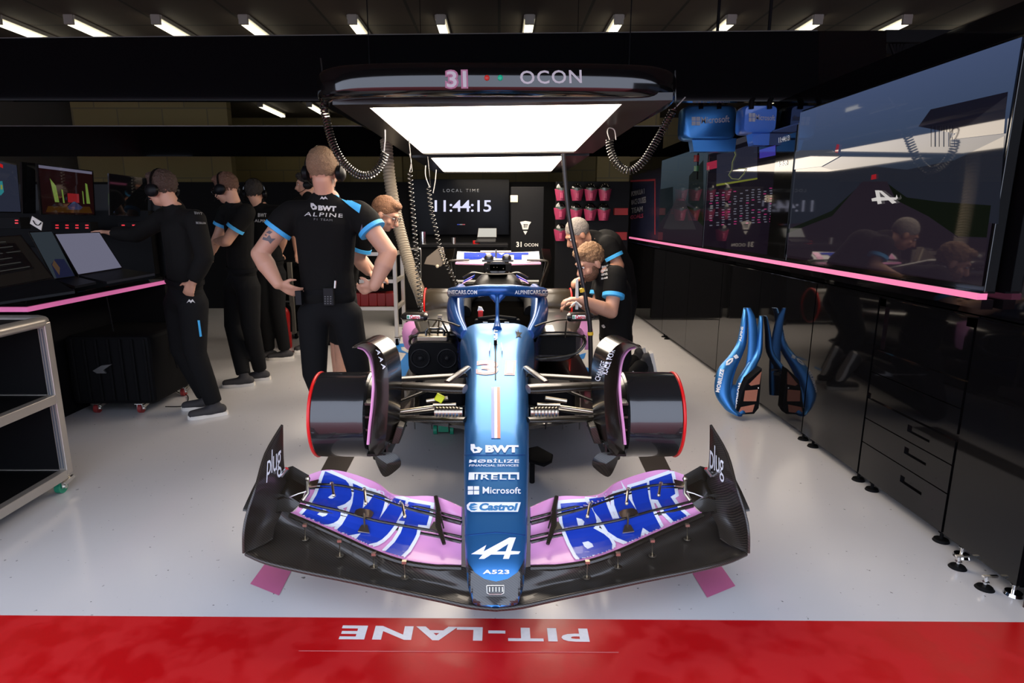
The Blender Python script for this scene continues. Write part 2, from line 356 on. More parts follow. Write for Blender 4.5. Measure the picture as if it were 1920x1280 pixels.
# ================================================================ race car
CX = -.012
car = thing('race_car', (CX, 2.8, 0), 'blue and pink open wheel race car with halo and wide front wing, wheels removed', 'race car')
def mx_(p): return V((2*CX-p[0], p[1], p[2]))
def two(fn):
    for s in (-1, 1): fn(s)
def S(s, p): # p given for the left side of the picture
    p = V(p); return p if s < 0 else mx_(p)
def sec(y, wt, zt, zb, wb=None, n=36, e=4.5, cx=CX):
    wb = wb or wt; out = []
    for k in range(n):
        a = 2*pi*k/n; c, s_ = cos(a), sin(a); u = abs(c)**(2/e)*(1 if c > 0 else -1); v = abs(s_)**(2/e)*(1 if s_ > 0 else -1)
        z = lerp(zb, zt, (v+1)/2); out.append(V((cx+u*lerp(wb, wt, (v+1)/2), y, z)))
    return out
def prof(Y):
    ys = [1.80, 1.86, 1.93, 2.0, 2.1, 2.4, 2.8, 3.2, 3.5, 3.73]
    zt = pl(ys, [.262, .325, .37, .402, .446, .555, .675, .765, .815, .842], Y)
    wt = pl(ys, [.080, .100, .110, .116, .122, .141, .159, .170, .205, .240], Y)
    zb = pl(ys, [.222, .212, .222, .235, .25, .30, .37, .36, .30, .28], Y)
    return wt, zt, zb
b = MB(); rings = []
ys = [1.80+.03*i for i in range(11)]+[2.1+.1*i for i in range(1, 17)]+[3.73]
for y in ys:
    wt, zt, zb = prof(y); rings.append(sec(y, wt, zt, zb, wt*.93, e=4.2 if y > 2 else 3.2))
rings[0:0] = [sec(1.785, .05, .248, .230, .05, e=2.6), sec(1.772, .012, .242, .236, .012, e=2.2)]
b.loft(rings)
nose = b.build('nose', BLUE, car, 50); NB = b.bvh()
# black carbon tip below the blue shield: a thin shell over the lower nose
pts = []
b = MB(); rg = []
for y in [1.766, 1.78, 1.80, 1.83, 1.86, 1.89, 1.92, 1.96, 2.0, 2.06, 2.14]:
    wt, zt, zb = prof(max(y, 1.80)); g = .004
    if y < 1.8: wt, zt, zb = wt*(y-1.76)/.045, .262-(1.8-y)*.35, .222+(1.8-y)*.2
    w_ = wt+g; r = sec(y, w_, zt+g, zb-g, wt*.93+g, e=4.2 if y > 2 else 3.2)
    cut = pl([1.766, 1.835, 1.85, 1.89, 1.94, 2.02, 2.14], [.5, .5, .25, .05, -.15, -.45, -.9], y)
    rr = []
    for k, p in enumerate(r):
        f = (p.z-zb)/max(.001, zt-zb); fl = (cut+1)/2*1.05
        rr.append(V((p.x, p.y, min(p.z, lerp(zb-g, zt+g, max(0.02, min(1.0, fl)))))) if fl < 1 and y > 1.835 else p)
    rg.append(rr)
NTB = MB()
tipm = carbon('nose_tip_carbon', (.012, .012, .012), (.04, .038, .035), .3, 320, .8)
# blue shield boundary drawn on the nose itself as a black skin decal
def nose_fn(off=.0025):
    f = on_bvh(NB, off); return f
shield = [(864, 930), (868, 985), (872, 1035), (878, 1055), (890, 1073), (908, 1085), (930, 1090), (952, 1085), (970, 1073), (980, 1055), (987, 1035), (991, 985), (995, 930)]
low = [(1005, 930), (1005, 1150), (855, 1150), (855, 930)]
decal('nose_tip', [poly_flat([shield+low])], on_bvh(NB, .0015), tipm, nose, (4, 4))
tex = []
NF = on_bvh(NB, .0025)
WHL = mat('white_lettering', (.85, .87, .9), .35)
F = lambda q: q
def ntext(s, q, bold=0, sp=1.0, sh=0, m=WHL, name='lettering', cuts=(.08, .25), par=None, fn=None):
    return decal(name, [text_flat(s, bold, sp, sh)], quad(q, fn or NF), m, par or nose, cuts)
ntext('BWT', [(910, 835), (972, 835), (972, 849), (910, 849)], .06)
decal('emblem', [poly_flat([[(883, 833), (890, 833), (892, 839), (898, 838), (905, 842), (900, 849), (888, 850), (883, 843)], [(888, 842), (893, 842), (896, 845), (890, 847)]])], NF, WHL, nose, (4, 4))
ntext('MØBİLIZE', [(881, 860), (973, 860), (973, 868), (880, 868)], .02, 1.1)
ntext('FINANCIAL SERVICES', [(881, 871), (972, 871), (972, 875), (880, 875)], .01)
ntext('IRELLI', [(893, 889.5), (973, 889.5), (973, 899.5), (892, 899.5)], .018, 1.15)
decal('emblem', [poly_flat([[(880, 886), (973, 886), (973, 890), (890, 889), (890, 900), (879, 900)]])], NF, WHL, nose, (4, 4))
ntext('Microsoft', [(905, 913), (976, 914), (976, 926), (905, 926)], .012)
decal('emblem', [poly_flat([[(x, y), (x+9.5, y), (x+9.5, y+7), (x, y+7)]]) for x in (878, 889) for y in (912, 920.5)], NF, [WHL]*4, nose)
decal('emblem', [poly_flat([[(881, 942), (976, 942), (971, 960), (884, 960), (877, 955), (876, 947)]])], NF, WHL, nose, (5, 5))
NF2 = on_bvh(NB, .0035)
ntext('Castrol', [(899, 944), (971, 944), (970, 958), (899, 958)], .045, 1, .15, mat('castrol_blue', (.04, .20, .42), .4), fn=NF2)
decal('emblem', [poly_flat([[(880, 951), (883, 945), (890, 944), (896, 947), (884, 950), (897, 951), (884, 954), (896, 955), (890, 958), (883, 957)]])], NF2, mat('castrol_blue'), nose, (5, 5))
decal('emblem', [poly_flat([[(884, 1039), (912, 1022), (907, 1034), (955, 1008), (967, 1008), (958, 1033), (975, 1034), (972, 1039), (957, 1040), (954, 1048), (943, 1048), (946, 1040), (921, 1040), (908, 1048), (898, 1048), (905, 1040)], [(931, 1034), (948, 1034), (953, 1020)]])], NF, WHL, nose, (5, 5))
ntext('A523', [(906, 1068), (955, 1068), (955, 1076), (905, 1076)], .035, 1.1)
for x0, c, nm in ((921, (.25, .35, .85), 'flag_blue'), (926.5, (.9, .9, .92), 'flag_white'), (932, (.95, .22, .12), 'flag_red')):
    decal('flag_stripe', [poly_flat([[(x0, 726), (x0+5.6, 726), (x0+6.2, 822), (x0+.3, 822)]])], NF, mat(nm, c, .4), nose, (6, 6))
ntext('31', [(893, 676), (968, 676), (965, 704), (893, 703)], .07, 1, 0, mat('pink_digit_edge', (.95, .35, .38), .4))
ntext('31', [(897, 679), (963, 679), (961, 701), (897, 700)], .02, 1, 0, mat('pale_digit', (.85, .78, .85), .4), fn=NF2)
decal('lettering', [text_flat('ALPINE', .03, 1.0)], lambda u, v: NF(lerp(926, 933, v), lerp(612, 646, u)), WHL, nose, (.1, .3))
decal('emblem', [poly_flat([[(966, 620), (970, 624), (971, 618), (973, 624), (979, 624), (974, 629), (978, 634), (972, 631), (967, 634), (969, 629)]])], NF2, BLK2, nose)
b = MB(); yy = [2.70+.02*i for i in range(3)]
b = MB(); p1 = NF(929, 648); p2 = NF(929, 712); b.tube([p1+V((0, 0, .004)), lerp(p1, p2, .5)+V((0, 0, .004)), p2], [.004, .004, .003], 6); b.tube([p1, p1+V((0, 0, .03))], .009, 8); b.build('pitot_tube', BLK2, nose)
for s in (-1, 1):
    b = MB(); c0 = NF(929+s*10, 650); c1 = NF(929+s*12, 664); b.prism([c0, c1, c1+V((0, 0, .018)), c0+V((0, 0, .022))], (.004, 0, 0)); b.build('camera_fin', BLUED, nose)
for y in (999, 853):
    pts = [NF(x, y - (1.5 if y == 999 else 0)+abs(x-930)/60*(6 if y == 999 else 0)**1) for x in range(872, 990, 8)]
    pts = [p for p in pts if p is not None]
    b = MB(); b.tube([p-V((0, 0, .001)) for p in pts], .0012, 4); b.build('panel_line', BLUED, nose)
b = MB(); c = P(929, 1106, Y=1.785); 
fr = on_bvh(NB, .006)
ring_ = [fr(x, y) for x, y in ((913, 1098), (945, 1098), (944, 1112), (940, 1114), (918, 1114), (914, 1112))]
ring_ = [p for p in ring_ if p is not None]
if len(ring_) > 3: b.tube(ring_+[ring_[0]], .0022, 6)
for x in (918, 924, 930, 936, 942):
    p = fr(x, 1101); q = fr(x, 1110)
    if p and q: b.tube([p, q], .0025, 6)
b.build('jack_socket', SILV, nose)

# front wing -----------------------------------------------------
mainL = [(930, 1141), (880, 1136), (820, 1123), (740, 1106), (650, 1087), (570, 1071), (500, 1054), (462, 1038)]
row2 = [(930, 1118), (880, 1112), (820, 1096), (740, 1082), (650, 1060), (570, 1040), (515, 1020), (478, 1000)]
row3 = [(930, 1100), (868, 1090), (812, 1082), (740, 1068), (655, 1034), (590, 1004), (545, 985), (505, 962)]
row4 = [(930, 1080), (868, 1062), (810, 1060), (744, 1050), (660, 1017), (600, 990), (556, 970), (520, 945)]
zz = [[.205]*8, [.212, .208, .205, .20, .20, .20, .205, .22], [.225, .235, .23, .225, .225, .225, .23, .26], [.25, .262, .265, .268, .272, .28, .285, .30]]
G = []
for r, z in zip((mainL, row2, row3, row4), zz):
    G.append([P(x, y, z=q) for (x, y), q in zip(r, z)])
half = [smooth_path(r, 4) for r in G]
full = [list(reversed([mx_(p) for p in r[1:]]))+list(r) for r in half]
full = [list(q) for q in zip(*[smooth_path([full[i][j] for i in range(4)], 3) for j in range(len(full[0]))])]
b = MB(); b.sheet(full, .008)
MAINB = MB(); MAINB.sheet(full, .001)
b.tube(full[0], .009, 8)
wing = b.build('front_wing', CARBW, car, 60); MB_BVH = MAINB.bvh()
CTR = NB
# flaps
cols = [ [(545, 960), (563, 943), (575, 912), (580, 891)], [(590, 979), (600, 953), (612, 912), (612, 882)], [(640, 1001), (640, 962), (650, 916), (652, 887)],
         [(700, 1028), (700, 979), (702, 929), (703, 905)], [(755, 1047), (758, 990), (760, 948), (738, 930)], [(810, 1056), (815, 1000), (815, 962), (800, 931)],
         [(836, 1057), (838, 1005), (838, 969), (826, 935)], [(865, 1058), (865, 1011), (865, 976), (865, 953)] ]
zr = [[.300, .325, .352, .385]]+[[lerp(.292, .268, i/6), lerp(.322, .308, i/6), lerp(.362, .352, i/6), lerp(.405, .40, i/6)] for i in range(7)]
FG = [[P(x, y, z=q) for (x, y), q in zip(c, z)] for c, z in zip(cols, zr)]
FG = [list(r) for r in zip(*FG)]           # rows x cols
FG = [smooth_path(r, 5) for r in FG]
def subrows(a, c, n=4):
    out = []
    for i in range(n+1):
        t = i/n; out.append([lerp(p, q, t)+V((0, 0, -.012*sin(pi*t))) for p, q in zip(a, c)])
    return out
WHB = MB()
allr = subrows(FG[0], FG[1])+subrows(FG[1], FG[2])[1:]+subrows(FG[2], FG[3])[1:]
WHB.sheet(allr, .0005)
letters = dict(L=dict(
  B=[[(300,80),(420,130),(530,180),(560,215),(590,280),(600,350),(585,400),(520,450),(430,482),(475,530),(470,590),(440,635),(390,665),(330,680),(270,683),(210,675),(120,640),(10,595),(60,545),(140,450),(200,350),(240,250),(270,160)],[(330,375),(400,322),(412,340),(420,362),(380,390),(350,388)],[(208,565),(240,540),(275,508),(310,518),(332,535),(325,565),(305,583),(270,592)]],
  W=[[(610,215),(755,285),(735,400),(720,500),(790,430),(865,320),(965,350),(970,430),(945,520),(905,622),(990,500),(1075,375),(1205,408),(1190,480),(1130,600),(1080,690),(1000,790),(940,845),(880,880),(765,908),(635,857),(700,780),(640,790),(530,810),(410,757),(490,680),(560,560),(605,440),(622,320)]],
  T=[[(1235,420),(1485,465),(1470,580),(1440,692),(1345,682),(1325,790),(1290,860),(1230,960),(1150,1037),(972,985),(1080,880),(1150,770),(1195,645),(1125,635),(1180,570),(1215,500)]]),
 R=dict(
  B=[[(440,552),(520,545),(600,540),(630,570),(655,615),(668,660),(665,690),(648,708),(715,745),(750,775),(768,810),(765,845),(745,862),(710,875),(640,893),(570,910),(540,875),(500,800),(475,740),(455,680)],[(540,642),(575,650),(592,668),(585,690),(552,692)],[(578,798),(615,790),(640,805),(650,825),(612,840),(592,825)]],
  W=[[(620,520),(715,508),(740,580),(770,650),(812,645),(780,560),(775,495),(830,480),(870,520),(925,602),(895,530),(885,450),(985,420),(1000,520),(1030,620),(1080,715),(1015,742),(960,705),(950,740),(945,780),(880,802),(800,770),(740,730),(690,650),(650,600)]],
  T=[[(1000,410),(1140,360),(1155,430),(1165,492),(1135,510),(1190,590),(1262,650),(1165,674),(1100,610),(1055,530),(1012,525)]]))
conv = {'L': lambda p: (560+p[0]/6, 870+p[1]/6), 'R': lambda p: (920+p[0]/3.368, 780+p[1]/3.368)}
for s in (-1, 1):
    g = (lambda r: [S(s, p) for p in r])
    for k in range(3):
        rows = subrows(FG[k], FG[k+1]); rows = [[p+V((0, 0, .002*k)) for p in r] for r in rows]
        b = MB(); b.sheet([g(r) for r in rows], .005, flip=1)
        b.build('flap', PINK, wing, 60)
        b = MB(); b.tube(g([p+V((0, -.006, -.010)) for p in rows[0]]), .0085 if k else .011, 8); b.build('flap_leading_edge', CARBG, wing)
    W2 = MB(); W2.sheet([g([p+V((0, 0, .005)) for p in r]) for r in allr], .0005); wb = W2.bvh()
    side = 'L' if s < 0 else 'R'
    whs, bls = [], []
    for ch, loops in letters[side].items():
        lp = [[conv[side](p) for p in L] for L in loops]
        whs.append(poly_flat([lp[0]], 6.5)); bls.append(poly_flat(lp))
    f1 = on_bvh(wb, .0005); f2_ = on_bvh(wb, .0015)
    decal('letter_outline', whs, f1, WHITE, wing, (2.5, 2.5)); decal('lettering', bls, f2_, ROYAL, wing, (2.5, 2.5))
    # slot lines over the lettering
    for k in (1, 2):
        b = MB(); b.tube(g([p+V((0, -.001, .011)) for p in FG[k]]), .0055, 8, flat=.9); b.build('flap_slot', CARBG, wing)
    # dark outboard ends of the flaps
    for k, (dz) in enumerate((0, .012, .02)):
        inn = [lerp(FG[k][0], FG[k+1][0], t) for t in (0, .5, 1)]
        outp = [P(505, 965-26*k, Y=inn[0].y+.02), P(512, 945-24*k, Y=inn[1].y+.03), P(520, 925-22*k, Y=inn[2].y+.03)]
        mid = [lerp(a, c, .5)+V((0, 0, .012+dz)) for a, c in zip(inn, outp)]
        b = MB(); b.sheet([g(smooth_path(q, 3)) for q in (inn, mid, outp)], .006); b.build('flap_end', CARBG, wing)
    # endplate
    fe = [P(457, 1036, Y=2.14), P(457, 1000, Y=2.15), P(463, 965, Y=2.18), P(480, 912, Y=2.24), P(498, 850, Y=2.38), P(529, 797, Y=2.50)]
    me_ = [P(482, 1026, Y=2.18), P(485, 992, Y=2.24), P(494, 955, Y=2.28), P(508, 900, Y=2.34), P(515, 850, Y=2.42), P(530, 798, Y=2.505)]
    re = [P(510, 1008, Y=2.2), P(516, 985, Y=2.27), P(528, 960, Y=2.34), P(537, 915, Y=2.43), P(532, 860, Y=2.48), P(531, 799, Y=2.51)]
    gr = [list(q) for q in zip(*[smooth_path(q, 4) for q in (fe, me_, re)])]
    gr = [smooth_path(q, 4) for q in gr]
    b = MB(); b.sheet([g(r) for r in gr], .006); b.tube(g([r[0] for r in gr]), .006, 8)
    ep = b.build('endplate', CARBW, wing, 60)
    E2 = MB(); E2.sheet([g(r) for r in gr], .0005); eb = on_bvh(E2.bvh(), .003)
    if s < 0: decal('endplate_lettering', [text_flat('plug', 0, .9)], quad([(501, 852), (525, 826), (527, 893), (498, 905)], eb), WHL, wing, (.1, .1))
    else: decal('endplate_lettering', [text_flat('plug', 0, .9)], quad([(1333, 826), (1357, 852), (1359, 905), (1331, 893)], eb), WHL, wing, (.1, .1))
    b = MB(); dp = [P(455, 958, Y=2.30), P(470, 925, Y=2.42), P(490, 885, Y=2.46), P(492, 962, Y=2.32)]; b.prism(g(dp), (0, .006, .008)); b.build('dive_plane', CARBG, wing)
    # brackets
    b = MB()
    for x0, y0, x1, y1, z0, z1 in ((622, 906, 626, 928, .395, .375), (683, 917, 686, 943, .39, .36), (752, 940, 759, 968, .38, .35)):
        a = P(x0, y0, z=z0); c = P(x1, y1, z=z1+.012); b.tube(g([a, lerp(a, c, .5)+V((0, 0, .012)), c]), .0055, 8); b.ell(S(s, a), .009, n=8); b.ell(S(s, c), .008, n=8)
    b.build('flap_adjuster', GOLDM, wing)
    for x0, y0, x1, y1 in ((572, 984, 572, 1010), (637, 1013, 637, 1041), (701, 1038, 701, 1062), (758, 1053, 759, 1082)):
        a = P(x0, y0, z=.30 if x0 < 640 else .285); c = P(x1, y1, z=.222)
        b = MB(); b.tube(g([a, lerp(a, c, .5), c]), .0022, 6); b.box(S(s, a), (.016, .014, .01)); b.ell(S(s, c), (.016, .014, .004)); b.build('bracket', GOLDM, wing)
    b = MB(); c = P(683, 962, z=.325); b.prism(g([P(664, 965, z=.33), P(668, 957, z=.335), P(676, 954, z=.337), P(694, 957, z=.333), P(701, 962, z=.33), P(698, 969, z=.325), P(692, 974, z=.32)]), (0, -.003, .006))
    b.tube(g([P(682, 962, z=.345), P(684, 990, z=.31)]), .004, 8); b.prism(g([P(678, 985, z=.315), P(689, 985, z=.315), P(693, 1000, z=.30), P(671, 997, z=.30)]), (0, 0, .004)); b.build('bracket', GOLDM, wing)
    b = MB(); b.tube(g([P(817, 930, z=.41), P(822, 958, z=.375), P(822, 985, z=.345), P(833, 1020, z=.31)]), [.008, .012, .012, .007], 8, flat=.7); b.tube(g([P(824, 958, z=.39), P(832, 990, z=.35)]), .003, 6)
    b.prism(g([P(806, 993, z=.335), P(813, 981, z=.342), P(826, 982, z=.342), P(826, 1000, z=.328)]), (0, 0, .008)); b.build('slot_divider', CARBG, wing)
    b = MB(); b.tube(g([P(514, 885, Y=2.44), P(530, 885, Y=2.43)]), .006, 8); b.tube(g([P(528, 892, Y=2.42), P(538, 878, Y=2.42)]), .009, 10); b.build('endplate_sensor', CHR, wing)
    b = MB(); b.tube(g([P(577, 895, z=.41), P(577, 925, z=.36), P(567, 938, z=.34)]), .008, 8); b.ell(S(s, P(577, 897, z=.415)), .011, n=8); b.prism(g([P(578, 905, z=.39), P(598, 900, z=.4), P(594, 912, z=.385), P(580, 914, z=.385)]), (0, 0, .005)); b.build('bracket', GOLDM, wing)
    b = MB(); b.tube(g([P(542, 932, z=.37), P(560, 925, z=.37), P(574, 921, z=.375)]), .003, 6); b.build('wire', SILV, wing)

# front corners ---------------------------------------------------
AY = 2.78; AZ = .566; RD = .205
for s in (-1, 1):
    sx = lambda x: CX+s*x
    b = MB(); ax = V((s, 0, 0))
    b.tube([(sx(x), AY, AZ) for x in (.590, .60, .62, .64, .70, .80, .835, .845)], [RD*.96, RD, RD, RD*.985, RD*.985, RD*.985, RD*.98, RD*.9], 64)
    drum = b.build('brake_drum', CARBD, car, 30)
    b = MB(); b.ring((sx(.846), AY, AZ), (1, 0, 0), RD*.965, .0075, 64); b.build('rim_protector', REDT, drum)
    b = MB(); b.cyl((sx(.845), AY, AZ), (sx(.862), AY, AZ), .05, .03, 24); b.cyl((sx(.86), AY, AZ), (sx(.885), AY, AZ), .021, .016, 16); b.ell((sx(.885), AY, AZ), .016); b.build('wheel_nut', BLKS, drum)
    b = MB(); b.ring((sx(.868), AY, AZ), (1, 0, 0), .019, .003, 20); b.build('nut_ring', YEL, drum)
    g = lambda q: [S(s, p) for p in q]
    # cooling duct face and inner hub
    b = MB(); b.cyl((sx(.56), AY, AZ), (sx(.59), AY, AZ), .17, .19, 40)
    for k in range(5): b.bb((min(sx(.50), sx(.585)), AY-.21, AZ-.13+.06*k), (max(sx(.50), sx(.585)), AY-.1, AZ-.12+.06*k))
    b.bb((min(sx(.49), sx(.50)), AY-.2, AZ-.15), (max(sx(.49), sx(.50)), AY+.1, AZ+.13))
    b.ell((sx(.52), AY-.04, AZ), (.05, .11, .15)); b.build('brake_duct', CARB, car)
    # over-wheel winglet
    fr_ = [(663, 648), (676, 642), (691, 641), (708, 650), (720, 668), (727, 695), (729, 730), (727, 780), (722, 830), (715, 855)]
    Yf = [2.76, 2.68, 2.62, 2.57, 2.52, 2.50, 2.49, 2.49, 2.52, 2.58]
    fpts = smooth_path([P(x, y, Y=q) for (x, y), q in zip(fr_, Yf)], 4)
    inn = [(660, 652), (672, 652), (684, 657), (694, 670), (699, 690), (700, 712), (699, 745), (695, 790), (691, 830), (693, 850)]
    Yi = [2.80, 2.78, 2.74, 2.68, 2.60, 2.565, 2.56, 2.56, 2.57, 2.60]
    ipts = smooth_path([P(x, y, Y=q) for (x, y), q in zip(inn, Yi)], 4)
    mid = [lerp(a, c, .5)+V((0.006, -.02, .006)) for a, c in zip(fpts, ipts)]
    bk = [p+V((0.03, .16, 0.0)) for p in fpts]
    b = MB(); b.sheet([g(ipts), g(mid), g(fpts), g([lerp(a, c, .5) for a, c in zip(fpts, bk)]), g(bk)], .007)
    wl = b.build('wheel_winglet', mat('winglet_carbon', (.012, .009, .006), .24, coat=.3), car, 70)
    wb_ = MB(); wb_.sheet([g(ipts), g(mid), g(fpts), g(bk)], .001)
    pk = smooth_path([P(x, y, Y=q) for x, y, q in ((672, 652, 2.775), (684, 657, 2.73), (694, 672, 2.665), (699, 695, 2.585), (700, 725, 2.55), (697, 765, 2.545), (693, 800, 2.55), (690, 833, 2.56))], 5)
    b = MB(); b.tube(g(pk), .0065, 8, flat=.5); b.build('winglet_edge_stripe', PINK, wl)
    if s > 0:
        f = on_bvh(wb_.bvh(), .004)
        decal('lettering', [text_flat('CHANGE', .02)], lambda u, v: f(lerp(1122, 1135, u)+lerp(4, -6, v), lerp(714, 678, u)-lerp(-1, 2, v)), WHL, wl)
        decal('lettering', [text_flat('RACE FOR', .02)], lambda u, v: f(lerp(1133, 1148, u)+lerp(4, -4, v), lerp(702, 656, u)), WHL, wl)
    else:
        f = on_bvh(wb_.bvh(), .004)
        decal('lettering', [text_flat('A A A', .02)], lambda u, v: f(lerp(709, 722, u)+lerp(-3, 4, v), lerp(655, 692, u)), WHL, wl)
    # front lower deflector
    b = MB(); lf = [(700, 850), (712, 848), (735, 848), (748, 857), (752, 868), (747, 878), (722, 894), (708, 874)]
    q = [P(x, y, Y=2.58) for x, y in lf]; q = smooth_path(q+[q[0]], 4)[:-1]; c = sum(q, V((0, 0, 0)))/len(q)
    b.sheet([g([p for p in q+[q[0]]]), g([lerp(p, c, .5)+V((0, -.02, 0)) for p in q+[q[0]]]), g([lerp(p, c, .98)+V((0, -.028, 0)) for p in q+[q[0]]])], .008)
    b.tube(g([P(706, 858, Y=2.60), P(702, 830, Y=2.68)]), .016, 10); b.build('duct_scoop', CARBG, car, 60)
    b = MB(); q = [P(743, 799, Y=2.6), P(757, 801, Y=2.6), P(754, 815, Y=2.6), P(748, 832, Y=2.6), P(733, 833, Y=2.6), P(738, 815, Y=2.6)]; b.prism(g(q), (0, .12, 0))
    for y in (808, 829): b.tube(g([P(735, y, Y=2.66), P(705, y, Y=2.68)]), .005, 8)
    b.prism(g([P(727, 830, Y=2.6), P(733, 830, Y=2.6), P(728, 845, Y=2.6)]), (0, .05, 0)); b.build('caliper_vane', CARBG, car, 50, .006)
    # suspension
    def arm(name, a, c, r, m=CARBG, flat=.45, r2=None):
        b = MB(); a, c = V(a), V(c); b.tube(g([a, lerp(a, c, .1), lerp(a, c, .9), c]), [r*.8, r, r2 or r, (r2 or r)*.9], 14, flat=flat, side=(0, 1, 0)); return b.build(name, m, car)
    arm('upper_wishbone', P(722, 722, Y=2.72), P(872, 729, Y=2.62), .036, r2=.046)
    arm('upper_wishbone', P(728, 712, Y=2.80), P(872, 703, Y=3.05), .026)
    arm('steering_arm', P(838, 716, Y=2.75), P(878, 688, Y=3.1), .018)
    arm('lower_wishbone', P(722, 783, Y=2.74), P(872, 787, Y=2.62), .028)
    arm('lower_wishbone', P(722, 778, Y=2.80), P(872, 762, Y=3.1), .022)
    arm('push_rod', P(737, 773, Y=2.70), P(815, 762, Y=2.74), .013, GOLDM, .7)
    arm('push_rod', P(735, 758, Y=2.76), P(800, 732, Y=2.9), .016)
    b = MB(); a = P(815, 772, Y=2.60); c = P(862, 772, Y=2.60); a.z = c.z
    n = 15; pts = [lerp(a, c, i/n) for i in range(n+1)]; b.tube(g(pts), [.024 if i % 2 else .0205 for i in range(n+1)], 20)
    b.tube(g([c, c+V((.012, 0, 0))]), .019, 20); b.build('damper', GOLDM, car, 20)
    b = MB(); b.tube(g([P(800, 752, Y=2.72), P(840, 746, Y=2.72)]), .010, 8); b.build('rocker_link', GOLDM, car)
    b = MB(); b.tube(g([P(812, 759, Y=2.7), P(855, 758, Y=2.7)]), .008, 8); b.build('rocker_link', GOLDM, car)
    b = MB(); b.tube(g([P(740, 740, Y=3.05), P(760, 800, Y=3.0)]), .01, 8); b.build('brake_line', BLK3, car)
    b = MB(); b.ell(S(s, P(735, 765, Y=2.74)), (.03, .03, .06)); b.build('upright', CARB, car)
    if s < 0:
        b = MB(); b.box(P(824, 746, Y=2.69), (.04, .02, .035), M=Matrix.Rotation(.5, 3, 'Y')); b.build('yellow_tag', YEL, car, bev=.004)
    # brake hose bundle behind the suspension
    b = MB(); b.bb(*[tuple(q) for q in (V((min(sx(.17), sx(.42)), 3.1, .40)), V((max(sx(.17), sx(.42)), 3.4, .60)))]); b.build('splitter_housing', BLK3, car, bev=.02)
# ================================================================ car: cockpit, halo, pods, rear
b = MB(); rg = []
for y, w_, zt in ((3.70, .225, .80), (3.9, .27, .74), (4.3, .33, .74), (4.7, .34, .80), (4.95, .33, .88)): rg.append(sec(y, w_, zt, .27, w_*.9, e=5))
b.loft(rg); mono = b.build('monocoque', [BLUED, mat('cockpit_shade_black', (.0012, .0011, .001), .95, spec=0)], car, 50)
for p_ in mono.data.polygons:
    if p_.normal.z > .45 or abs(p_.normal.y) > .6: p_.material_index = 1  # top and end faces blackened as the shade of the open cockpit
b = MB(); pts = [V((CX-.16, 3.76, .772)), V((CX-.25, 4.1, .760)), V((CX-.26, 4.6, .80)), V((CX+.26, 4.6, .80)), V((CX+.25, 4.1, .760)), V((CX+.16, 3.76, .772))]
b.prism(pts, (0, 0, .012)); b.build('cockpit_shade_lid', mat('cockpit_shade_black'), mono)  # flat black lid stands in for the shade inside the cockpit
for s in (-1, 1):
    sx = lambda x: CX+s*x
    g = lambda q: [S(s, p) for p in q]
    pth = smooth_path([(sx(.20), 3.70, .80), (sx(.262), 3.92, .835), (sx(.298), 4.25, .885), (sx(.305), 4.6, .885), (sx(.30), 4.95, .87)], 5)
    rr = []
    for i, p in enumerate(pth):
        t = i/(len(pth)-1); h = lerp(.045, .155, min(1, t*2.2)); w_ = lerp(.03, .062, min(1, t*2.4))
        rr.append([p+V((w_*cos(a)*(1.0), 0, h*sin(a)*.75-.03)) for a in [2*pi*k/14 for k in range(14)]])
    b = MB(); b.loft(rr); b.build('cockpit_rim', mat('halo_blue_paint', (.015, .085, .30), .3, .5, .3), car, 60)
    # headrest
    b = MB(); b.tube([(sx(.24), 4.3, .82), (sx(.25), 4.65, .86), (sx(.17), 4.9, .9)], .05, 10); b.build('headrest', BLK3, car)
# dash / steering wheel
b = MB(); b.box((CX, 3.95, .80), (.30, .05, .06)); b.tube([(CX-.13, 3.93, .835), (CX, 3.93, .85), (CX+.13, 3.93, .835)], .012, 8); b.build('steering_wheel', BLK3, car, bev=.01)
b = MB(); b.box(P(910, 604, Y=3.9), (.03, .005, .006)); b.box(P(950, 604, Y=3.9), (.03, .005, .006)); b.build('dash_label', WHL, car)
b = MB(); b.box(P(901, 588, Y=4.2), (.035, .03, .05)); cl = b.build('seat_belt', mat('red_fabric', (.6, .02, .02), .6), car, bev=.006)
b = MB(); b.prism([P(895, 583, Y=4.19), P(907, 583, Y=4.19), P(903, 576, Y=4.19), P(897, 575, Y=4.19)], (0, .02, 0)); b.build('belt_patch', WHL, cl)
# halo
top = smooth_path([(CX-.33, 4.95, .895), (CX-.345, 4.6, .93), (CX-.32, 4.25, .98), (CX-.21, 3.95, 1.02), (CX-.08, 3.84, 1.045), (CX, 3.82, 1.047), (CX+.08, 3.84, 1.045), (CX+.21, 3.95, 1.02), (CX+.32, 4.25, .98), (CX+.345, 4.6, .93), (CX+.33, 4.95, .895)], 5)
b = MB(); b.tube([p-V((0, 0, .012)) for p in top], .038, 14, flat=.8, side=(0, 0, 1))
pil = smooth_path([(CX, 3.84, 1.045), (CX, 3.80, 1.0), (CX, 3.74, .93), (CX, 3.68, .86), (CX, 3.60, .822)], 5)
b.tube(pil, [lerp(.040, .011, min(1, i/5)) if i < 14 else lerp(.011, .03, (i-13)/7) for i in range(len(pil))], 12, side=(1, 0, 0), flat=1)
for s in (-1, 1):
    b.tube(smooth_path([(CX+s*.12, 3.86, 1.042), (CX+s*.04, 3.83, 1.02), (CX+s*.003, 3.80, .96)], 5), [.026]*8+[.018, .014, .010], 10)
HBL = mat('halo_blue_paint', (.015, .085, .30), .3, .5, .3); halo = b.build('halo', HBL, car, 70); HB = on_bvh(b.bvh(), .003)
decal('lettering', [text_flat('ALPINECARS.COM', .02, 1.05)], quad([(826, 544), (895, 544), (895, 551), (826, 551)], HB), WHL, halo, (.02, .5))
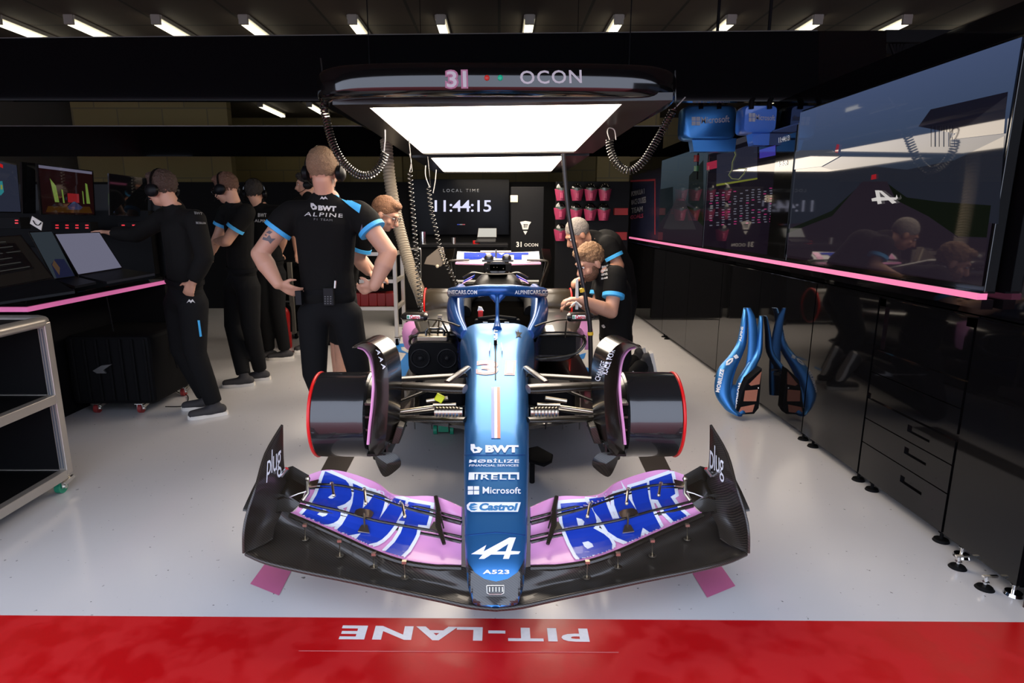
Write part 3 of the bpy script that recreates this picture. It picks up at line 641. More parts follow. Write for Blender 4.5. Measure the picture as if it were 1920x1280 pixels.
decal('lettering', [text_flat('ALPINECARS.COM', .02, 1.05)], quad([(965, 544), (1034, 544), (1034, 551), (965, 551)], HB), WHL, halo, (.02, .5))
# mirrors
for s in (-1, 1):
    g = lambda q: [S(s, p) for p in q]
    c = P(778, 594, Y=3.95); c2 = P(799, 594, Y=3.95); c1 = P(757, 593, Y=4.0)
    b = MB(); b.tube(g([c1, lerp(c1, c, .15), c2, c2+V((.012, 0, 0))]), [.022, .030, .030, .018], 16, flat=1.6, side=(0, 0, 1))
    mi = b.build('mirror', CARB, car, 40, 0); mb_ = on_bvh(b.bvh(), .002)
    b = MB(); b.tube(g([P(798, 598, Y=3.98), P(822, 600, Y=3.92), P(848, 606, Y=3.80), P(862, 612, Y=3.74)]), .010, 8, flat=.6, side=(0, 1, 0)); b.tube(g([P(803, 602, Y=3.98), P(806, 632, Y=4.1)]), .005, 6); b.build('mirror_stay', CARBG, car)
    x0, x1 = (762, 789) if s < 0 else (1072, 1099)
    decal('label', [poly_flat([[(x0+1, 591), (x1-1, 591), (x1-1, 597.5), (x0+1, 597.5)]])], mb_, WHL, mi, (4, 3))
    mb2 = on_bvh(b.bvh(), .003)
    decal('lettering', [text_flat('Castrol', .04)], quad([(x0+7, 591), (x1-1, 591), (x1-1, 597.5), (x0+7, 597.5)], lambda px, py: (lambda h: h and h+V((0, -.0015, 0)))(mb_(px, py))), mat('castrol_red', (.6, .02, .04), .4), mi)
    decal('emblem', [poly_flat([[(x0+1.5, 592), (x0+5.5, 592), (x0+5.5, 596.5), (x0+1.5, 596.5)]])], lambda px, py: (lambda h: h and h+V((0, -.0015, 0)))(mb_(px, py)), mat('castrol_green', (.02, .25, .12), .4), mi)
    # side pod
    sx = lambda x: CX+s*x
    def podsec(y, x0, x1, zb, zt, n=28, e=5):
        o = []
        for k in range(n):
            a = 2*pi*k/n; u = abs(cos(a))**(2/e)*(1 if cos(a) > 0 else -1); v = abs(sin(a))**(2/e)*(1 if sin(a) > 0 else -1)
            z = lerp(zb, zt, (v+1)/2); xo = x1-(.09 if v < 0 else 0)*abs(v); o.append(V((sx(lerp(x0, xo, (u+1)/2)), y, z)))
        return o
    b = MB(); b.loft([podsec(4.25, .26, .60, .47, .69), podsec(4.5, .27, .68, .42, .715), podsec(5.0, .28, .72, .34, .71), podsec(5.8, .25, .66, .30, .62), podsec(6.5, .1, .40, .30, .50)])
    pod = b.build('sidepod', CARB, car, 60)
    b = MB(); b.bb((min(sx(.285), sx(.56)), 4.235, .52), (max(sx(.285), sx(.56)), 4.255, .655)); b.build('inlet_shade', mat('inlet_shade_black', (.001, .001, .001), .9), pod, bev=.004)  # black box on the solid pod paints the shade inside its mouth
    b = MB(); lip = [(sx(.275), 4.235, .665), (sx(.50), 4.235, .667), (sx(.60), 4.24, .655), (sx(.63), 4.26, .60), (sx(.56), 4.24, .53), (sx(.42), 4.235, .50), (sx(.285), 4.235, .49)]
    b.tube(smooth_path(lip, 4), .010, 8); b.build('inlet_lip', CARBG, pod)
    def pp(q): 
        return [S(s, P(x, y, Y=Y_)) for x, y, Y_ in q]
    # pink cheek
    rows = [[(776, 600, 4.42), (766, 602, 4.42), (758, 606, 4.44)], [(781, 618, 4.38), (764, 618, 4.38), (754, 622, 4.42)], [(766, 630, 4.37), (760, 634, 4.38), (756, 640, 4.42)], [(770, 655, 4.40), (764, 655, 4.40), (759, 650, 4.42)]]
    b = MB(); b.sheet([[p+V((0, -.01, 0)) for p in pp(r)] for r in rows], .006, flip=1); b.build('pink_cheek', PINK, pod, 60)
    # floor edge
    b = MB(); q = [V((sx(.18), 3.4, .26)), V((sx(.62), 3.55, .27)), V((sx(.70), 3.9, .26)), V((sx(.73), 4.8, .25)), V((sx(.74), 6.0, .25)), V((sx(.3), 6.4, .25)), V((sx(0), 6.4, .25)), V((sx(0), 3.4, .26))]
    b.prism(q, (0, 0, .02)); b.build('underfloor', CARB, car, 0)
    b = MB()
    for k in range(4): xk = .28+.1*k; b.sheet([[V((sx(xk), 3.38, .27)), V((sx(xk+.03), 3.6, .27)), V((sx(xk+.06), 4.0, .27))], [V((sx(xk), 3.36, .40)), V((sx(xk+.03), 3.6, .42)), V((sx(xk+.06), 4.0, .36))]], .006)
    b.build('floor_fence', CARB, car)
    # rear corner
    RY, RZ = 6.38, .566
    b = MB(); b.tube([(sx(x), RY, RZ) for x in (.44, .46, .50, .72, .76)], [.15, .175, .18, .18, .17], 48); rd = b.build('rear_brake_drum', mat('brown_carbon_drum', (.03, .022, .013), .3, coat=.2), car, 30)
    b = MB(); b.ring((sx(.765), RY, RZ), (1, 0, 0), .178, .009, 48); b.build('rim_protector', REDT, rd)
    b = MB(); b.tube([(sx(.40), RY-.12, RZ), (sx(.46), RY-.12, RZ)], [.15, .168], 32); b.ring((sx(.45), RY-.05, RZ), (1, 0, 0), .172, .012, 40); b.build('rear_duct', SILV if s > 0 else CARB, rd)
    b = MB(); b.tube([(sx(.45), 6.3, .66), (sx(.1), 6.0, .62)], .02, 10); b.tube([(sx(.45), 6.3, .5), (sx(.1), 6.0, .48)], .02, 10); b.build('rear_wishbone', CARB, car)
    # blue winglet beside the air box
    b = MB(); b.prism([P(929+s*39, 516, Y=5.0), P(929+s*60, 527, Y=4.95), P(929+s*61, 530, Y=4.95), P(929+s*40, 520, Y=5.0)], (0, .08, 0)); bw = b.build('air_box_winglet', ROYAL, car)
    b = MB(); b.tube([P(929+s*44, 522, Y=4.99), P(929+s*62, 531.5, Y=4.94)], .004, 6); b.build('winglet_edge', PINK, bw)
    # rear wing endplate and support curve
    b = MB(); g_ = [[(853, 466, 6.75), (838, 467, 7.1)], [(851, 480, 6.75), (835, 484, 7.1)], [(846, 492, 6.75), (838, 500, 7.1)], [(856, 540, 6.7), (850, 540, 7.0)]]
    b.sheet([[S(s, P(x, y, Y=q)) for x, y, q in r] for r in g_], .008); b.build('rear_wing_endplate', CARBG, car)
    b = MB(); b.tube(smooth_path([S(s, P(x, y, Y=6.72)) for x, y in ((880, 487), (850, 488), (840, 492), (846, 510), (858, 540))], 5), .010, 8); b.build('rear_wing_frame', CARBG, car)
b = MB(); b.loft([sec(4.80, .22, .92, .60, e=3), sec(4.95, .25, .99, .60, e=2.6), sec(5.3, .24, 1.03, .5, e=2.4), sec(5.9, .17, .93, .45, e=2.4), sec(6.6, .07, .75, .42, e=2.4)]); b.build('engine_cover', mat('black_cover', (.004, .004, .004), .4, spec=.12), car, 60)
b = MB(); b.loft([sec(5.0, .065, 1.13, 1.03, e=4), sec(5.12, .095, 1.15, 1.0, e=4), sec(5.5, .08, 1.12, .98, e=4), sec(6.2, .03, .98, .8, e=3)]); ab = b.build('air_box', CARB, car, 50)
b = MB(); b.bb((CX-.115, 5.0, 1.045), (CX+.115, 5.06, 1.115)); cb = b.build('roll_hoop_cover', BLK3, ab, bev=.008)
b = MB(); [b.ell(P(x, 503.5, Y=4.998), .005, n=8) for x in (914, 944)]; [b.ell(P(x, 501, Y=4.998), .0035, n=8) for x in (926, 932)]; b.build('sensor', SILV, ab)
b = MB(); b.tube(smooth_path([P(x, y, Y=4.98) for x, y in ((868, 520), (885, 511), (905, 513), (930, 514), (955, 513), (972, 511), (990, 520))], 4), .012, 8, flat=.6); b.build('roll_hoop_rim', CARBG, ab)
b = MB(); b.bb((CX-.13, 5.03, 1.125), (CX+.13, 5.08, 1.14)); [b.ell((CX+s*.075, 5.1, 1.15), (.04, .03, .035)) for s in (-1, 1)]; b.build('camera_pod', CARB, ab)
# rear wing
RW = []
for z, y in ((P(930, 490, Y=6.72).z, 6.72), (P(930, 481, Y=6.78).z, 6.78), (P(930, 471, Y=6.9).z, 6.9)): RW.append([V((CX+x, y, z-.012*(1-(x/.45)**2))) for x in [-.46+.046*i for i in range(21)]])
b = MB(); b.sheet(RW, .008); rw = b.build('rear_wing', mat('matt_white_wing', (.72, .72, .74), .7, spec=.1), car, 60)
f = on_bvh(b.bvh(), .006)
decal('end_patch', [poly_flat([[(856, 466), (868, 466), (868, 489), (856, 489)]]), poly_flat([[(994, 466), (1006, 466), (1006, 489), (994, 489)]])], f, [PINK, PINK], rw, (4, 4))
decal('lettering', [text_flat('BWT', .09, .95)], quad([(870, 474), (991, 474), (991, 487), (870, 487)], f), mat('matt_royal_blue', (.010, .035, .36), .7, spec=.1), rw, (.05, .3))
b = MB(); b.tube([(CX-.47, 6.70, RW[0][0].z-.02), (CX, 6.70, RW[0][10].z-.02), (CX+.47, 6.70, RW[0][0].z-.02)], .014, 8); b.build('rear_wing_lower_edge', PINK, rw)
b = MB(); b.tube([P(901, 472, Y=6.70), P(958, 472, Y=6.70)], .012, 10); b.tube([P(930, 468, Y=6.69), P(930, 492, Y=6.69)], .010, 8); b.build('drs_actuator', SILV, rw)
b = MB(); b.tube([(CX, 6.72, .75), (CX, 6.72, RW[0][10].z)], .015, 8); b.tube([(CX-.45, 6.7, .78), (CX+.45, 6.7, .78)], .02, 8); b.bb((CX-.4, 6.4, .45), (CX+.4, 6.9, .5)); b.build('beam_wing', CARB, car)
# stands under the car
for x, y in ((0, 3.05), (-.3, 6.0), (.3, 6.0)):
    b = MB(); b.cyl((CX+x, y, 0), (CX+x, y, .012), .09); b.cyl((CX+x, y, .01), (CX+x, y, .36 if y < 4 else .26), .022); b.build('support_stand', BLK3, car)
b = MB(); a = P(832, 806, z=.03); b.box((a.x, a.y+.1, .05), (.07, .25, .05)); b.cyl((a.x-.07, a.y, .035), (a.x-.045, a.y, .035), .035); b.cyl((a.x+.045, a.y, .035), (a.x+.07, a.y, .035), .035)
tag(b.build('trolley_jack', GREEN), 'small green wheeled jack under the left of the car', 'jack')
# black paddle shaped front jack lever on the floor by the nose
b = MB(); b.prism([P(990, 845, z=.14), P(1008, 841, z=.15), P(1037, 857, z=.15), P(1035, 868, z=.15), P(1020, 876, z=.14), P(992, 868, z=.13)], (0, 0, .02)); b.cyl(P(998, 865, z=.13), P(998, 865, z=.13)*1.0-V((0, 0, .13)), .015)
tag(b.build('jack_paddle', BLK3, bev=.006), 'flat black jack paddle beside the nose, right of the car', 'jack')
# twin cooling fan on the left pod
fan = thing('cooling_fan', (-.45, 4.0, .36), 'black twin cooling blower hanging on the left side of the car', 'cooling fan')
x0 = P(765, 670, Y=3.98).x; x1 = P(861, 670, Y=3.98).x; z1 = P(810, 640, Y=3.98).z; z0 = P(810, 706, Y=3.98).z
b = MB(); cxf = (x0+x1)/2; hw = (x1-x0)/2; rg = []
def rr_(y, g_): 
    o = []
    for k in range(40):
        a = 2*pi*k/40; u = abs(cos(a))**.55*(1 if cos(a) > 0 else -1); v = abs(sin(a))**.55*(1 if sin(a) > 0 else -1); o.append(V((cxf+u*hw*g_, y, (z0+z1)/2+v*(z1-z0)/2*g_)))
    return o
b.loft([rr_(3.98, .94), rr_(3.99, 1), rr_(4.13, 1), rr_(4.15, .95)]); b.build('fan_casing', BLK3, fan, 40)
for px in (788, 838):
    c = P(px, 672, Y=3.975); b = MB(); b.ring(c, (0, 1, 0), .062, .006, 40)
    for k in range(1, 6): b.ring(c+V((0, .003*(k-1)-.006, 0)), (0, 1, 0), .010*k, .0018, 32, 6)
    b.ell(c, (.018, .012, .018)); b.build('fan_grille', mat('grille_black', (.008, .008, .009), .5, spec=.2), fan)
b = MB(); b.tube([P(799, 640, Y=4.05), P(799, 620, Y=4.05), P(803, 616, Y=4.05), P(829, 616, Y=4.05), P(833, 620, Y=4.05), P(833, 640, Y=4.05)], .009, 8); b.build('handle', BLKS, fan)
b = MB(); b.bb((x0+.05, 3.99, z0-.09), (x1-.05, 4.12, z0+.01)); b.tube([P(780, 700, Y=3.97), P(780, 722, Y=3.97)], .006, 6); b.build('fan_duct', BLK3, fan, bev=.01)
b = MB(); ap = P(824, 593, Y=4.1)
for x, y in ((803, 625), (820, 632), (842, 628)): b.tube([ap, P(x, y, Y=4.12)], [.008, .016], 8, flat=.5)
b.box(P(825, 593, Y=4.1), (.03, .02, .02)); b.build('hook_bracket', GOLDM, fan)
b = MB(); b.bb((x0+.06, 4.0, z1-.005), (x1-.08, 4.1, z1+.03)); b.build('top_plate', GOLDM, fan, bev=.006)
# ================================================================ light canopy over the car
ZC = 2.12
canopy = thing('light_canopy', (0, 5, 2.1), 'long black light canopy hanging over the car with a bright white panel', 'light canopy')
WPAN = mat('lit_diffuser', (.9, .9, .9), .4, emit=(1, .86, .70), es=CANOPY_POWER)
A = [P(693, 197, z=ZC), P(1166, 190, z=ZC), P(1076, 283, z=ZC), P(795, 287, z=ZC)]
b = MB(); b.prism(A, (0, 0, .02)); b.build('light_panel', WPAN, canopy, 0)
A2 = [P(808, 293.5, z=ZC), P(1058, 290, z=ZC), P(1033, 320, z=ZC), P(834, 323, z=ZC)]
b = MB(); b.prism(A2, (0, 0, .02)); b.build('light_panel', WPAN, canopy, 0)
def wide(q, d): 
    c = sum(q, V((0, 0, 0)))/4; return [p+V((d if p.x > c.x else -d, (.05 if p.y > c.y else -.05), 0)) for p in q]
W1 = wide(A, .05); W2 = wide(A2, .05)
# hull: frame bars around the panels, then body above
HX = 1.0
yb = A2[2].y+.15
b = MB()
body = [(-HX*.97, 3.75), (HX*.97, 3.70), (HX*.95, yb), (-HX*.95, yb)]
b.prism([V((x, y, ZC+.021)) for x, y in body], (0, 0, .16)); b.build('housing', BLKS, canopy, 30, .02)
fr0 = P(693, 197, z=ZC).y
b = MB()
def rect_frame(outer, inner, z0, h):
    for i in range(4):
        j = (i+1) % 4; b.prism([V((outer[i].x, outer[i].y, z0)), V((outer[j].x, outer[j].y, z0)), V((inner[j].x, inner[j].y, z0)), V((inner[i].x, inner[i].y, z0))], (0, 0, h))
O1 = [V((-.93, A[0].y-.10, 0)), V((.93, A[1].y-.12, 0)), V((.93, A[2].y+.06, 0)), V((-.93, A[3].y+.06, 0))]
O2 = [V((-.93, A2[0].y-.06, 0)), V((.93, A2[1].y-.06, 0)), V((.93, yb, 0)), V((-.93, yb, 0))]
rect_frame(O1, A, ZC-.015, .04); rect_frame(O2, A2, ZC-.015, .04); b.build('panel_frame', mat('dark_frame', (.015, .014, .013), .3), canopy, 0)
# rounded nose of the canopy
xL = P(608, 155, Y=3.7).x; xR = P(1252, 155, Y=3.7).x; zT = P(930, 125, Y=3.5).z; zB = ZC-.0
path = smooth_path([(xL+.10, 5.2, 0), (xL+.03, 4.2, 0), (xL+.02, 3.78, 0), (xL+.10, 3.56, 0), (xL+.35, 3.46, 0), (-.1, 3.43, 0), (xR-.35, 3.45, 0), (xR-.10, 3.54, 0), (xR-.02, 3.76, 0), (xR-.03, 4.2, 0), (xR-.10, 5.2, 0)], 6)
hh = (zT-zB)/2; zc_ = (zT+zB)/2; rg = []
for i, p in enumerate(path):
    t = (path[min(i+1, len(path)-1)]-path[max(i-1, 0)]).normalized(); n_ = V((t.y, -t.x, 0)); 
    rg.append([V((p.x, p.y, zc_-.004*p.x))+n_*(.07*abs(cos(a))**.8*(1 if cos(a) > 0 else -1))+V((0, 0, hh*abs(sin(a))**.45*(1 if sin(a) > 0 else -1))) for a in [2*pi*k/24 for k in range(24)]])
b = MB(); b.loft(rg); fasc = b.build('front_fascia', BLKS, canopy, 60); FB = on_bvh(b.bvh(), .003)
decal('lettering', [text_flat('OCON', .012, 1.12)], quad([(974, 133), (1090, 131), (1091, 156), (976, 158)], FB), mat('dim_white_lettering', (.55, .55, .56), .5), fasc, (.1, .5))
decal('number', [text_flat('31', .09)], quad([(834, 131), (877, 130), (878, 166), (835, 167)], FB), mat('dim_pink', (.42, .16, .26), .5), fasc, (.2, .3))
decal('number', [text_flat('31', .02)], quad([(837, 134), (874, 133), (875, 163), (838, 164)], on_bvh(b.bvh(), .005)), mat('dim_white_lettering'), fasc, (.2, .3))
b = MB(); b.ell(FB(913, 146), (.014, .008, .014)); b.build('status_light', mat('red_light', (.3, .01, .01), .4, emit=(.8, .05, .03), es=.25), fasc)
b = MB(); b.ell(FB(938, 146), (.014, .008, .014)); b.build('status_light', mat('green_light', (.01, .3, .15), .4, emit=(.0, .6, .4), es=.25), fasc)
b = MB()
for x, y in ((-.9, 4.5), (.9, 4.5), (-.9, 7.5), (.9, 7.5)): b.tube([(x, y, 2.28), (x, y, 4.05)], .004, 6)
b.build('suspension_wire', BLK3, canopy)
# ---- coiled leads, thick hose, boom
def coil(name, pts, R0, r, turns, m, label, cat='coiled cable', n=10):
    path = smooth_path(pts, 12); L = [0]
    for i in range(1, len(path)): L.append(L[-1]+(path[i]-path[i-1]).length)
    out = []; N = turns*9
    for k in range(N+1):
        d = L[-1]*k/N; i = 0
        while i < len(L)-2 and L[i+1] < d: i += 1
        p = lerp(path[i], path[i+1], (d-L[i])/max(1e-6, L[i+1]-L[i])); t = (path[i+1]-path[i]).normalized()
        u = t.cross(V((0, 1, 0))).normalized(); w_ = t.cross(u); a = 2*pi*k/9; out.append(p+u*R0*cos(a)+w_*R0*sin(a))
    b = MB(); b.tube([pts[0]+V((0, 0, .25))]+out, r, 6); o = b.build(name, m); return tag(o, label, cat)
CAB = mat('coil_cable', (.015, .014, .013), .15, coat=.6, spec=.6)
coil('coiled_cable', [P(x, y, Y=3.75) for x, y in ((606, 195), (613, 230), (625, 272), (645, 306), (672, 327), (697, 326), (714, 308), (722, 286))], .021, .0048, 44, CAB, 'black coiled cable looping down left of the light canopy')
coil('coiled_cable', [P(x, y, Y=4.4) for x, y in ((1262, 205), (1248, 232), (1226, 272), (1204, 305), (1180, 320), (1158, 308), (1146, 284), (1143, 262))], .024, .0052, 42, CAB, 'black coiled cable looping down right of the light canopy')
coil('coiled_cable', [P(x, y, Y=5.0) for x, y in ((768, 322), (771, 360), (776, 420), (781, 480), (786, 540), (789, 585))], .019, .0042, 34, CAB, 'straight hanging coiled air line left of the clock screen')
coil('coiled_cable', [P(x, y, Y=5.4) for x, y in ((803, 350), (808, 390), (817, 430), (826, 468), (842, 505), (861, 540))], .019, .0042, 26, CAB, 'coiled air line hanging in front of the clock digits towards the cockpit')
b = MB(); pth = smooth_path([P(x, y, Y=Yq) for x, y, Yq in ((724, 262, 6.9), (730, 330, 6.8), (742, 400, 6.7), (757, 460, 6.6), (772, 510, 6.5), (787, 548, 6.4), (795, 572, 6.36))], 24)
b.tube(pth, [.062+(.006 if i % 2 else -.004) for i in range(len(pth))], 18); tag(b.build('air_hose', mat('ribbed_grey_hose', (.36, .31, .24), .4, .25)), 'thick ribbed beige air hose hanging to the left rear wheel', 'hose')
boom = thing('hanging_boom', (.5, 4, 2), 'thin black hanging rod with yellow bands right of the car', 'rod')
b = MB(); b.tube(smooth_path([P(x, y, Y=3.9) for x, y in ((1056, 288), (1060, 340), (1066, 400), (1075, 450), (1087, 502), (1096, 545), (1100, 575))], 5), .0135, 10); b.tube(smooth_path([P(1100, 575, Y=3.9), P(1105, 600, Y=3.9), P(1107, 640, Y=3.9), P(1108, 725, Y=3.9)], 5), .0155, 10); b.build('rod', mat('rod_black', (.018, .015, .013), .3), boom)
b = MB(); b.tube([P(1091, 540, Y=3.9), P(1093, 547, Y=3.9)], .018, 12); b.build('yellow_band', mat('yellow_tape', (.75, .45, .02), .5), boom)
b = MB(); b.tube([P(1107, 622, Y=3.9), P(1107, 628, Y=3.9)], .019, 12); b.build('yellow_band', mat('yellow_tape'), boom)
for (pts, Yq, nm, lab) in (([(722, 243), (722, 262), (720, 284)], 3.85, 'hook_wire', 'white lead joining the left looping cable to the canopy'), ([(768, 288), (771, 305), (768, 322)], 5, 'hook_wire', 'thin wire holding the hanging air line'), ([(798, 310), (798, 330), (806, 352)], 5.4, 'hook_wire', 'left wire of the pair above the clock'), ([(818, 318), (816, 340), (812, 362)], 5.4, 'hook_wire', 'right wire of the pair above the clock'), ([(1262, 205), (1268, 200), (1285, 182)], 4.4, 'hook_wire', 'lead running up from the right looping cable'), ([(1143, 262), (1139, 248), (1142, 240), (1152, 244), (1155, 262)], 4.4, 'hook_wire', 'small loop of wire at the right canopy edge')):
    b = MB(); b.tube(smooth_path([P(x, y, Y=Yq) for x, y in pts], 5), .004, 6); tag(b.build(nm, mat('pale_wire', (.45, .44, .42), .4)), lab, 'cable')

# ================================================================ right wall of cabinets and screens
WX = 2.03
g_ = .006
cab = [(2.13, 2.54), (2.54, 3.21), (3.21, 3.86), (3.86, 5.51), (5.51, 7.43), (7.43, 9.88)]
labs = ['nearest gloss black cabinet on silver feet by the right edge', 'gloss black drawer cabinet with recessed slot handles', 'gloss black plain cabinet just behind the drawer cabinet', 'long gloss black cabinet behind the blue bodywork', 'gloss black cabinet further along the right wall', 'farthest gloss black cabinet of the right wall']
for i, ((y0, y1), lb) in enumerate(zip(cab, labs)):
    c = thing('cabinet', (WX+.3, (y0+y1)/2, 0), lb, 'cabinet', None)
    b = MB(); b.bb((WX+.012, y0, .07), (WX+.6, y1-g_, 1.08)); b.build('body', BLK, c, 0)
    if i == 1:
        for z0, z1, hz in ((.075, .262, .20), (.268, .40, .352), (.406, .515, .468), (.55, .665, None), (.67, .79, None)):
            b = MB()
            if hz:
                hy0, hy1 = 2.70, 2.86; b.bb((WX, y0+g_, z0), (WX+.012, hy0, z1)); b.bb((WX, hy1, z0), (WX+.012, y1-2*g_, z1)); b.bb((WX, hy0, z0), (WX+.012, hy1, hz-.018)); b.bb((WX, hy0, hz+.018), (WX+.012, hy1, z1))
            else: b.bb((WX, y0+g_, z0), (WX+.012, y1-2*g_, z1)); b.bb((WX-.006, 2.78, z1-.012), (WX, 2.90, z1-.004))
            b.build('drawer', BLK, c, 0)
        b = MB(); b.bb((WX, y0+g_, .80), (WX+.012, y0+.05, 1.07)); b.bb((WX, y1-.06, .80), (WX+.012, y1-2*g_, 1.07)); b.bb((WX, y0+g_, 1.03), (WX+.012, y1-2*g_, 1.07)); b.build('niche_frame', BLK, c, 0)
    else:
        n = 1 if y1-y0 < 1 else 2
        for k in range(n):
            a = lerp(y0, y1-g_, k/n); d = lerp(y0, y1-g_, (k+1)/n); b = MB(); b.bb((WX, a+.003, .075), (WX+.012, d-.003, 1.075)); b.build('door', BLK, c, 0)
    for yy in (y0+.06, y1-.07):
        b = MB(); b.cyl((WX+.05, yy, 0), (WX+.05, yy, .012), .035, .03); b.cyl((WX+.05, yy, .01), (WX+.05, yy, .07), .008); b.ell((WX+.05, yy, .045), (.016, .016, .006)); b.build('levelling_foot', [CHR] if i == 0 else [BLK3], c)
    if i == 0:
        for yy in (y0+.10, y0+.25):
            b = MB(); b.cyl((WX-.035, yy, 0), (WX-.035, yy, .010), .035, .028); b.build('foot_pad', BLK3, c); b = MB(); b.cyl((WX-.035, yy, .01), (WX-.035, yy, .055), .007); b.box((WX-.02, yy, .055), (.06, .012, .008)); b.ell((WX-.035, yy, .03), (.014, .014, .005)); b.build('foot_screw', CHR, c)
b = MB(); b.bb((WX+.02, 1.2, 1.085), (WX+.6, 9.88, 2.32)); struct(b.build('wall_right_panelling', BLK, sm=0))
b = MB(); b.bb((WX+.02, 1.2, 0), (WX+.6, 2.11, 1.08)); struct(b.build('wall_right_end', mat('dark_maroon_panel', (.02, .004, .005), .3), sm=0))
def yx(px, X): return X/((px-VX)/FPX)*0 + P(px, 404, x=X).y
SX = 1.97
# big screen
y_far = P(1475, 480, x=SX).y; y_near = P(1840, 541, x=SX).y
zt = (P(1495, 212, x=SX).z+P(1905, 75, x=SX).z)/2; zb = (P(1475, 480, x=SX).z+P(1840, 541, x=SX).z)/2
def screen(name, y0, y1, z0, z1, label, m, X=SX, bz=.012):
    t = thing(name, (X+.03, (y0+y1)/2, z0), label, 'screen')
    b = MB(); b.bb((X+.004, y0-bz, z0-bz*2), (X+.05, y1+bz, z1+bz)); b.build('casing', BLKS, t, 0, .003)
    b = MB(); b.add([(X, y0, z0), (X, y1, z0), (X, y1, z1), (X, y0, z1)], [(0, 1, 2, 3)]); d = b.build('display', m, t, 0); return t, d
def disp(name, stops, es=1.0, gloss=.03, axis='Z', lo=0, hi=1):
    m = mat(name, (.002, .002, .002), gloss, 0, 0, spec=.26); nt = m.node_tree; b = nt.nodes['Principled BSDF']
    tc = nt.nodes.new('ShaderNodeTexCoord'); sp = nt.nodes.new('ShaderNodeSeparateXYZ'); mr = nt.nodes.new('ShaderNodeMapRange'); r = nt.nodes.new('ShaderNodeValToRGB')
    nt.links.new(tc.outputs['Generated'], sp.inputs[0]); nt.links.new(sp.outputs[axis], mr.inputs[0]); nt.links.new(mr.outputs[0], r.inputs[0])
    e = r.color_ramp.elements; e[0].position = stops[0][0]; e[0].color = (*stops[0][1], 1); e[1].position = stops[-1][0]; e[1].color = (*stops[-1][1], 1)
    for q, c in stops[1:-1]: n = e.new(q); n.color = (*c, 1)
    nt.links.new(r.outputs[0], b.inputs['Emission Color']); b.inputs['Emission Strength'].default_value = es; return m
def lit(name, c, es=1, gloss=.03): return mat(name, (.002, .002, .002), gloss, emit=c, es=es)
SKY = disp('circuit_sky_image', [(0, (.010, .006, .010)), (.35, (.014, .012, .02)), (.55, (.022, .030, .048)), (.75, (.038, .058, .11)), (1, (.052, .075, .15))])
big, bd = screen('large_screen', y_near, y_far, zb, zt, 'largest wall screen showing a grey race track under blue sky, nearest the camera', SKY)
sc_ = lambda X: on_plane(x=X)
def pic(parent, shapes, X, d=.0008):
    for i, (nm, pts, c, es) in enumerate(shapes):
        decal(nm, [poly_flat([pts])], on_plane(x=X-d*(i+1)), lit(nm+'_glow_%d' % (hash(str(c)) % 999), c, es), parent)
pic(bd, [('far_trees', [(1487, 300), (1560, 318), (1640, 312), (1700, 318), (1790, 300), (1883, 255), (1872, 420), (1700, 395), (1480, 420)], (.012, .014, .022), 1),
 ('grass_verge', [(1477, 430), (1560, 395), (1617, 343), (1600, 365), (1560, 405), (1500, 428), (1477, 440)], (.004, .006, .004), 1),
 ('grass_verge', [(1663, 343), (1680, 375), (1740, 405), (1795, 443), (1850, 445), (1858, 385), (1760, 378), (1700, 370)], (.003, .0048, .0025), 1),
 ('track_surface', [(1617, 340), (1663, 340), (1680, 375), (1740, 405), (1795, 445), (1851, 448), (1841, 535), (1475, 478), (1477, 437), (1560, 405)], (.014, .010, .016), 1),
 ('grandstand', [(1722, 237), (1745, 205), (1890, 172), (1886, 205), (1820, 240), (1790, 250)], (.006, .006, .012), 1),
 ('grandstand', [(1790, 252), (1888, 180), (1882, 250), (1780, 262)], (.014, .014, .022), 1),
 ('pit_building', [(1488, 300), (1492, 282), (1560, 281), (1576, 292), (1540, 312), (1487, 318)], (.05, .055, .07), 1),
 ('red_sign', [(1634, 328), (1643, 326), (1643, 335), (1633, 337)], (.5, .02, .03), .5), ('pink_flag', [(1565, 285), (1569, 270), (1574, 271), (1571, 287)], (.35, .03, .06), .6)], SX)
b = MB()
for x in (1746, 1753, 1761, 1770, 1781): b.tube([P(x, 236, x=SX-.01), P(x, 275, x=SX-.01)], .0015, 4)
b.build('grandstand_posts', lit('post_dark', (.004, .004, .008)), bd)
_e = lambda L: [(1460+x/2.37, 60+y/2.37) for x, y in L]
decal('emblem_reflection', [poly_flat([_e([(412, 740), (440, 733), (520, 735), (524, 722), (530, 738), (522, 745), (415, 752)])]), poly_flat([_e([(428, 703), (446, 703), (458, 762), (440, 765)])]), poly_flat([_e([(440, 703), (458, 705), (524, 757), (505, 763)])])], on_plane(x=SX-.012), lit('reflection_white', (.55, .52, .5)), bd)  # mirrored emblem: a reflection in the glass painted as glow on the display
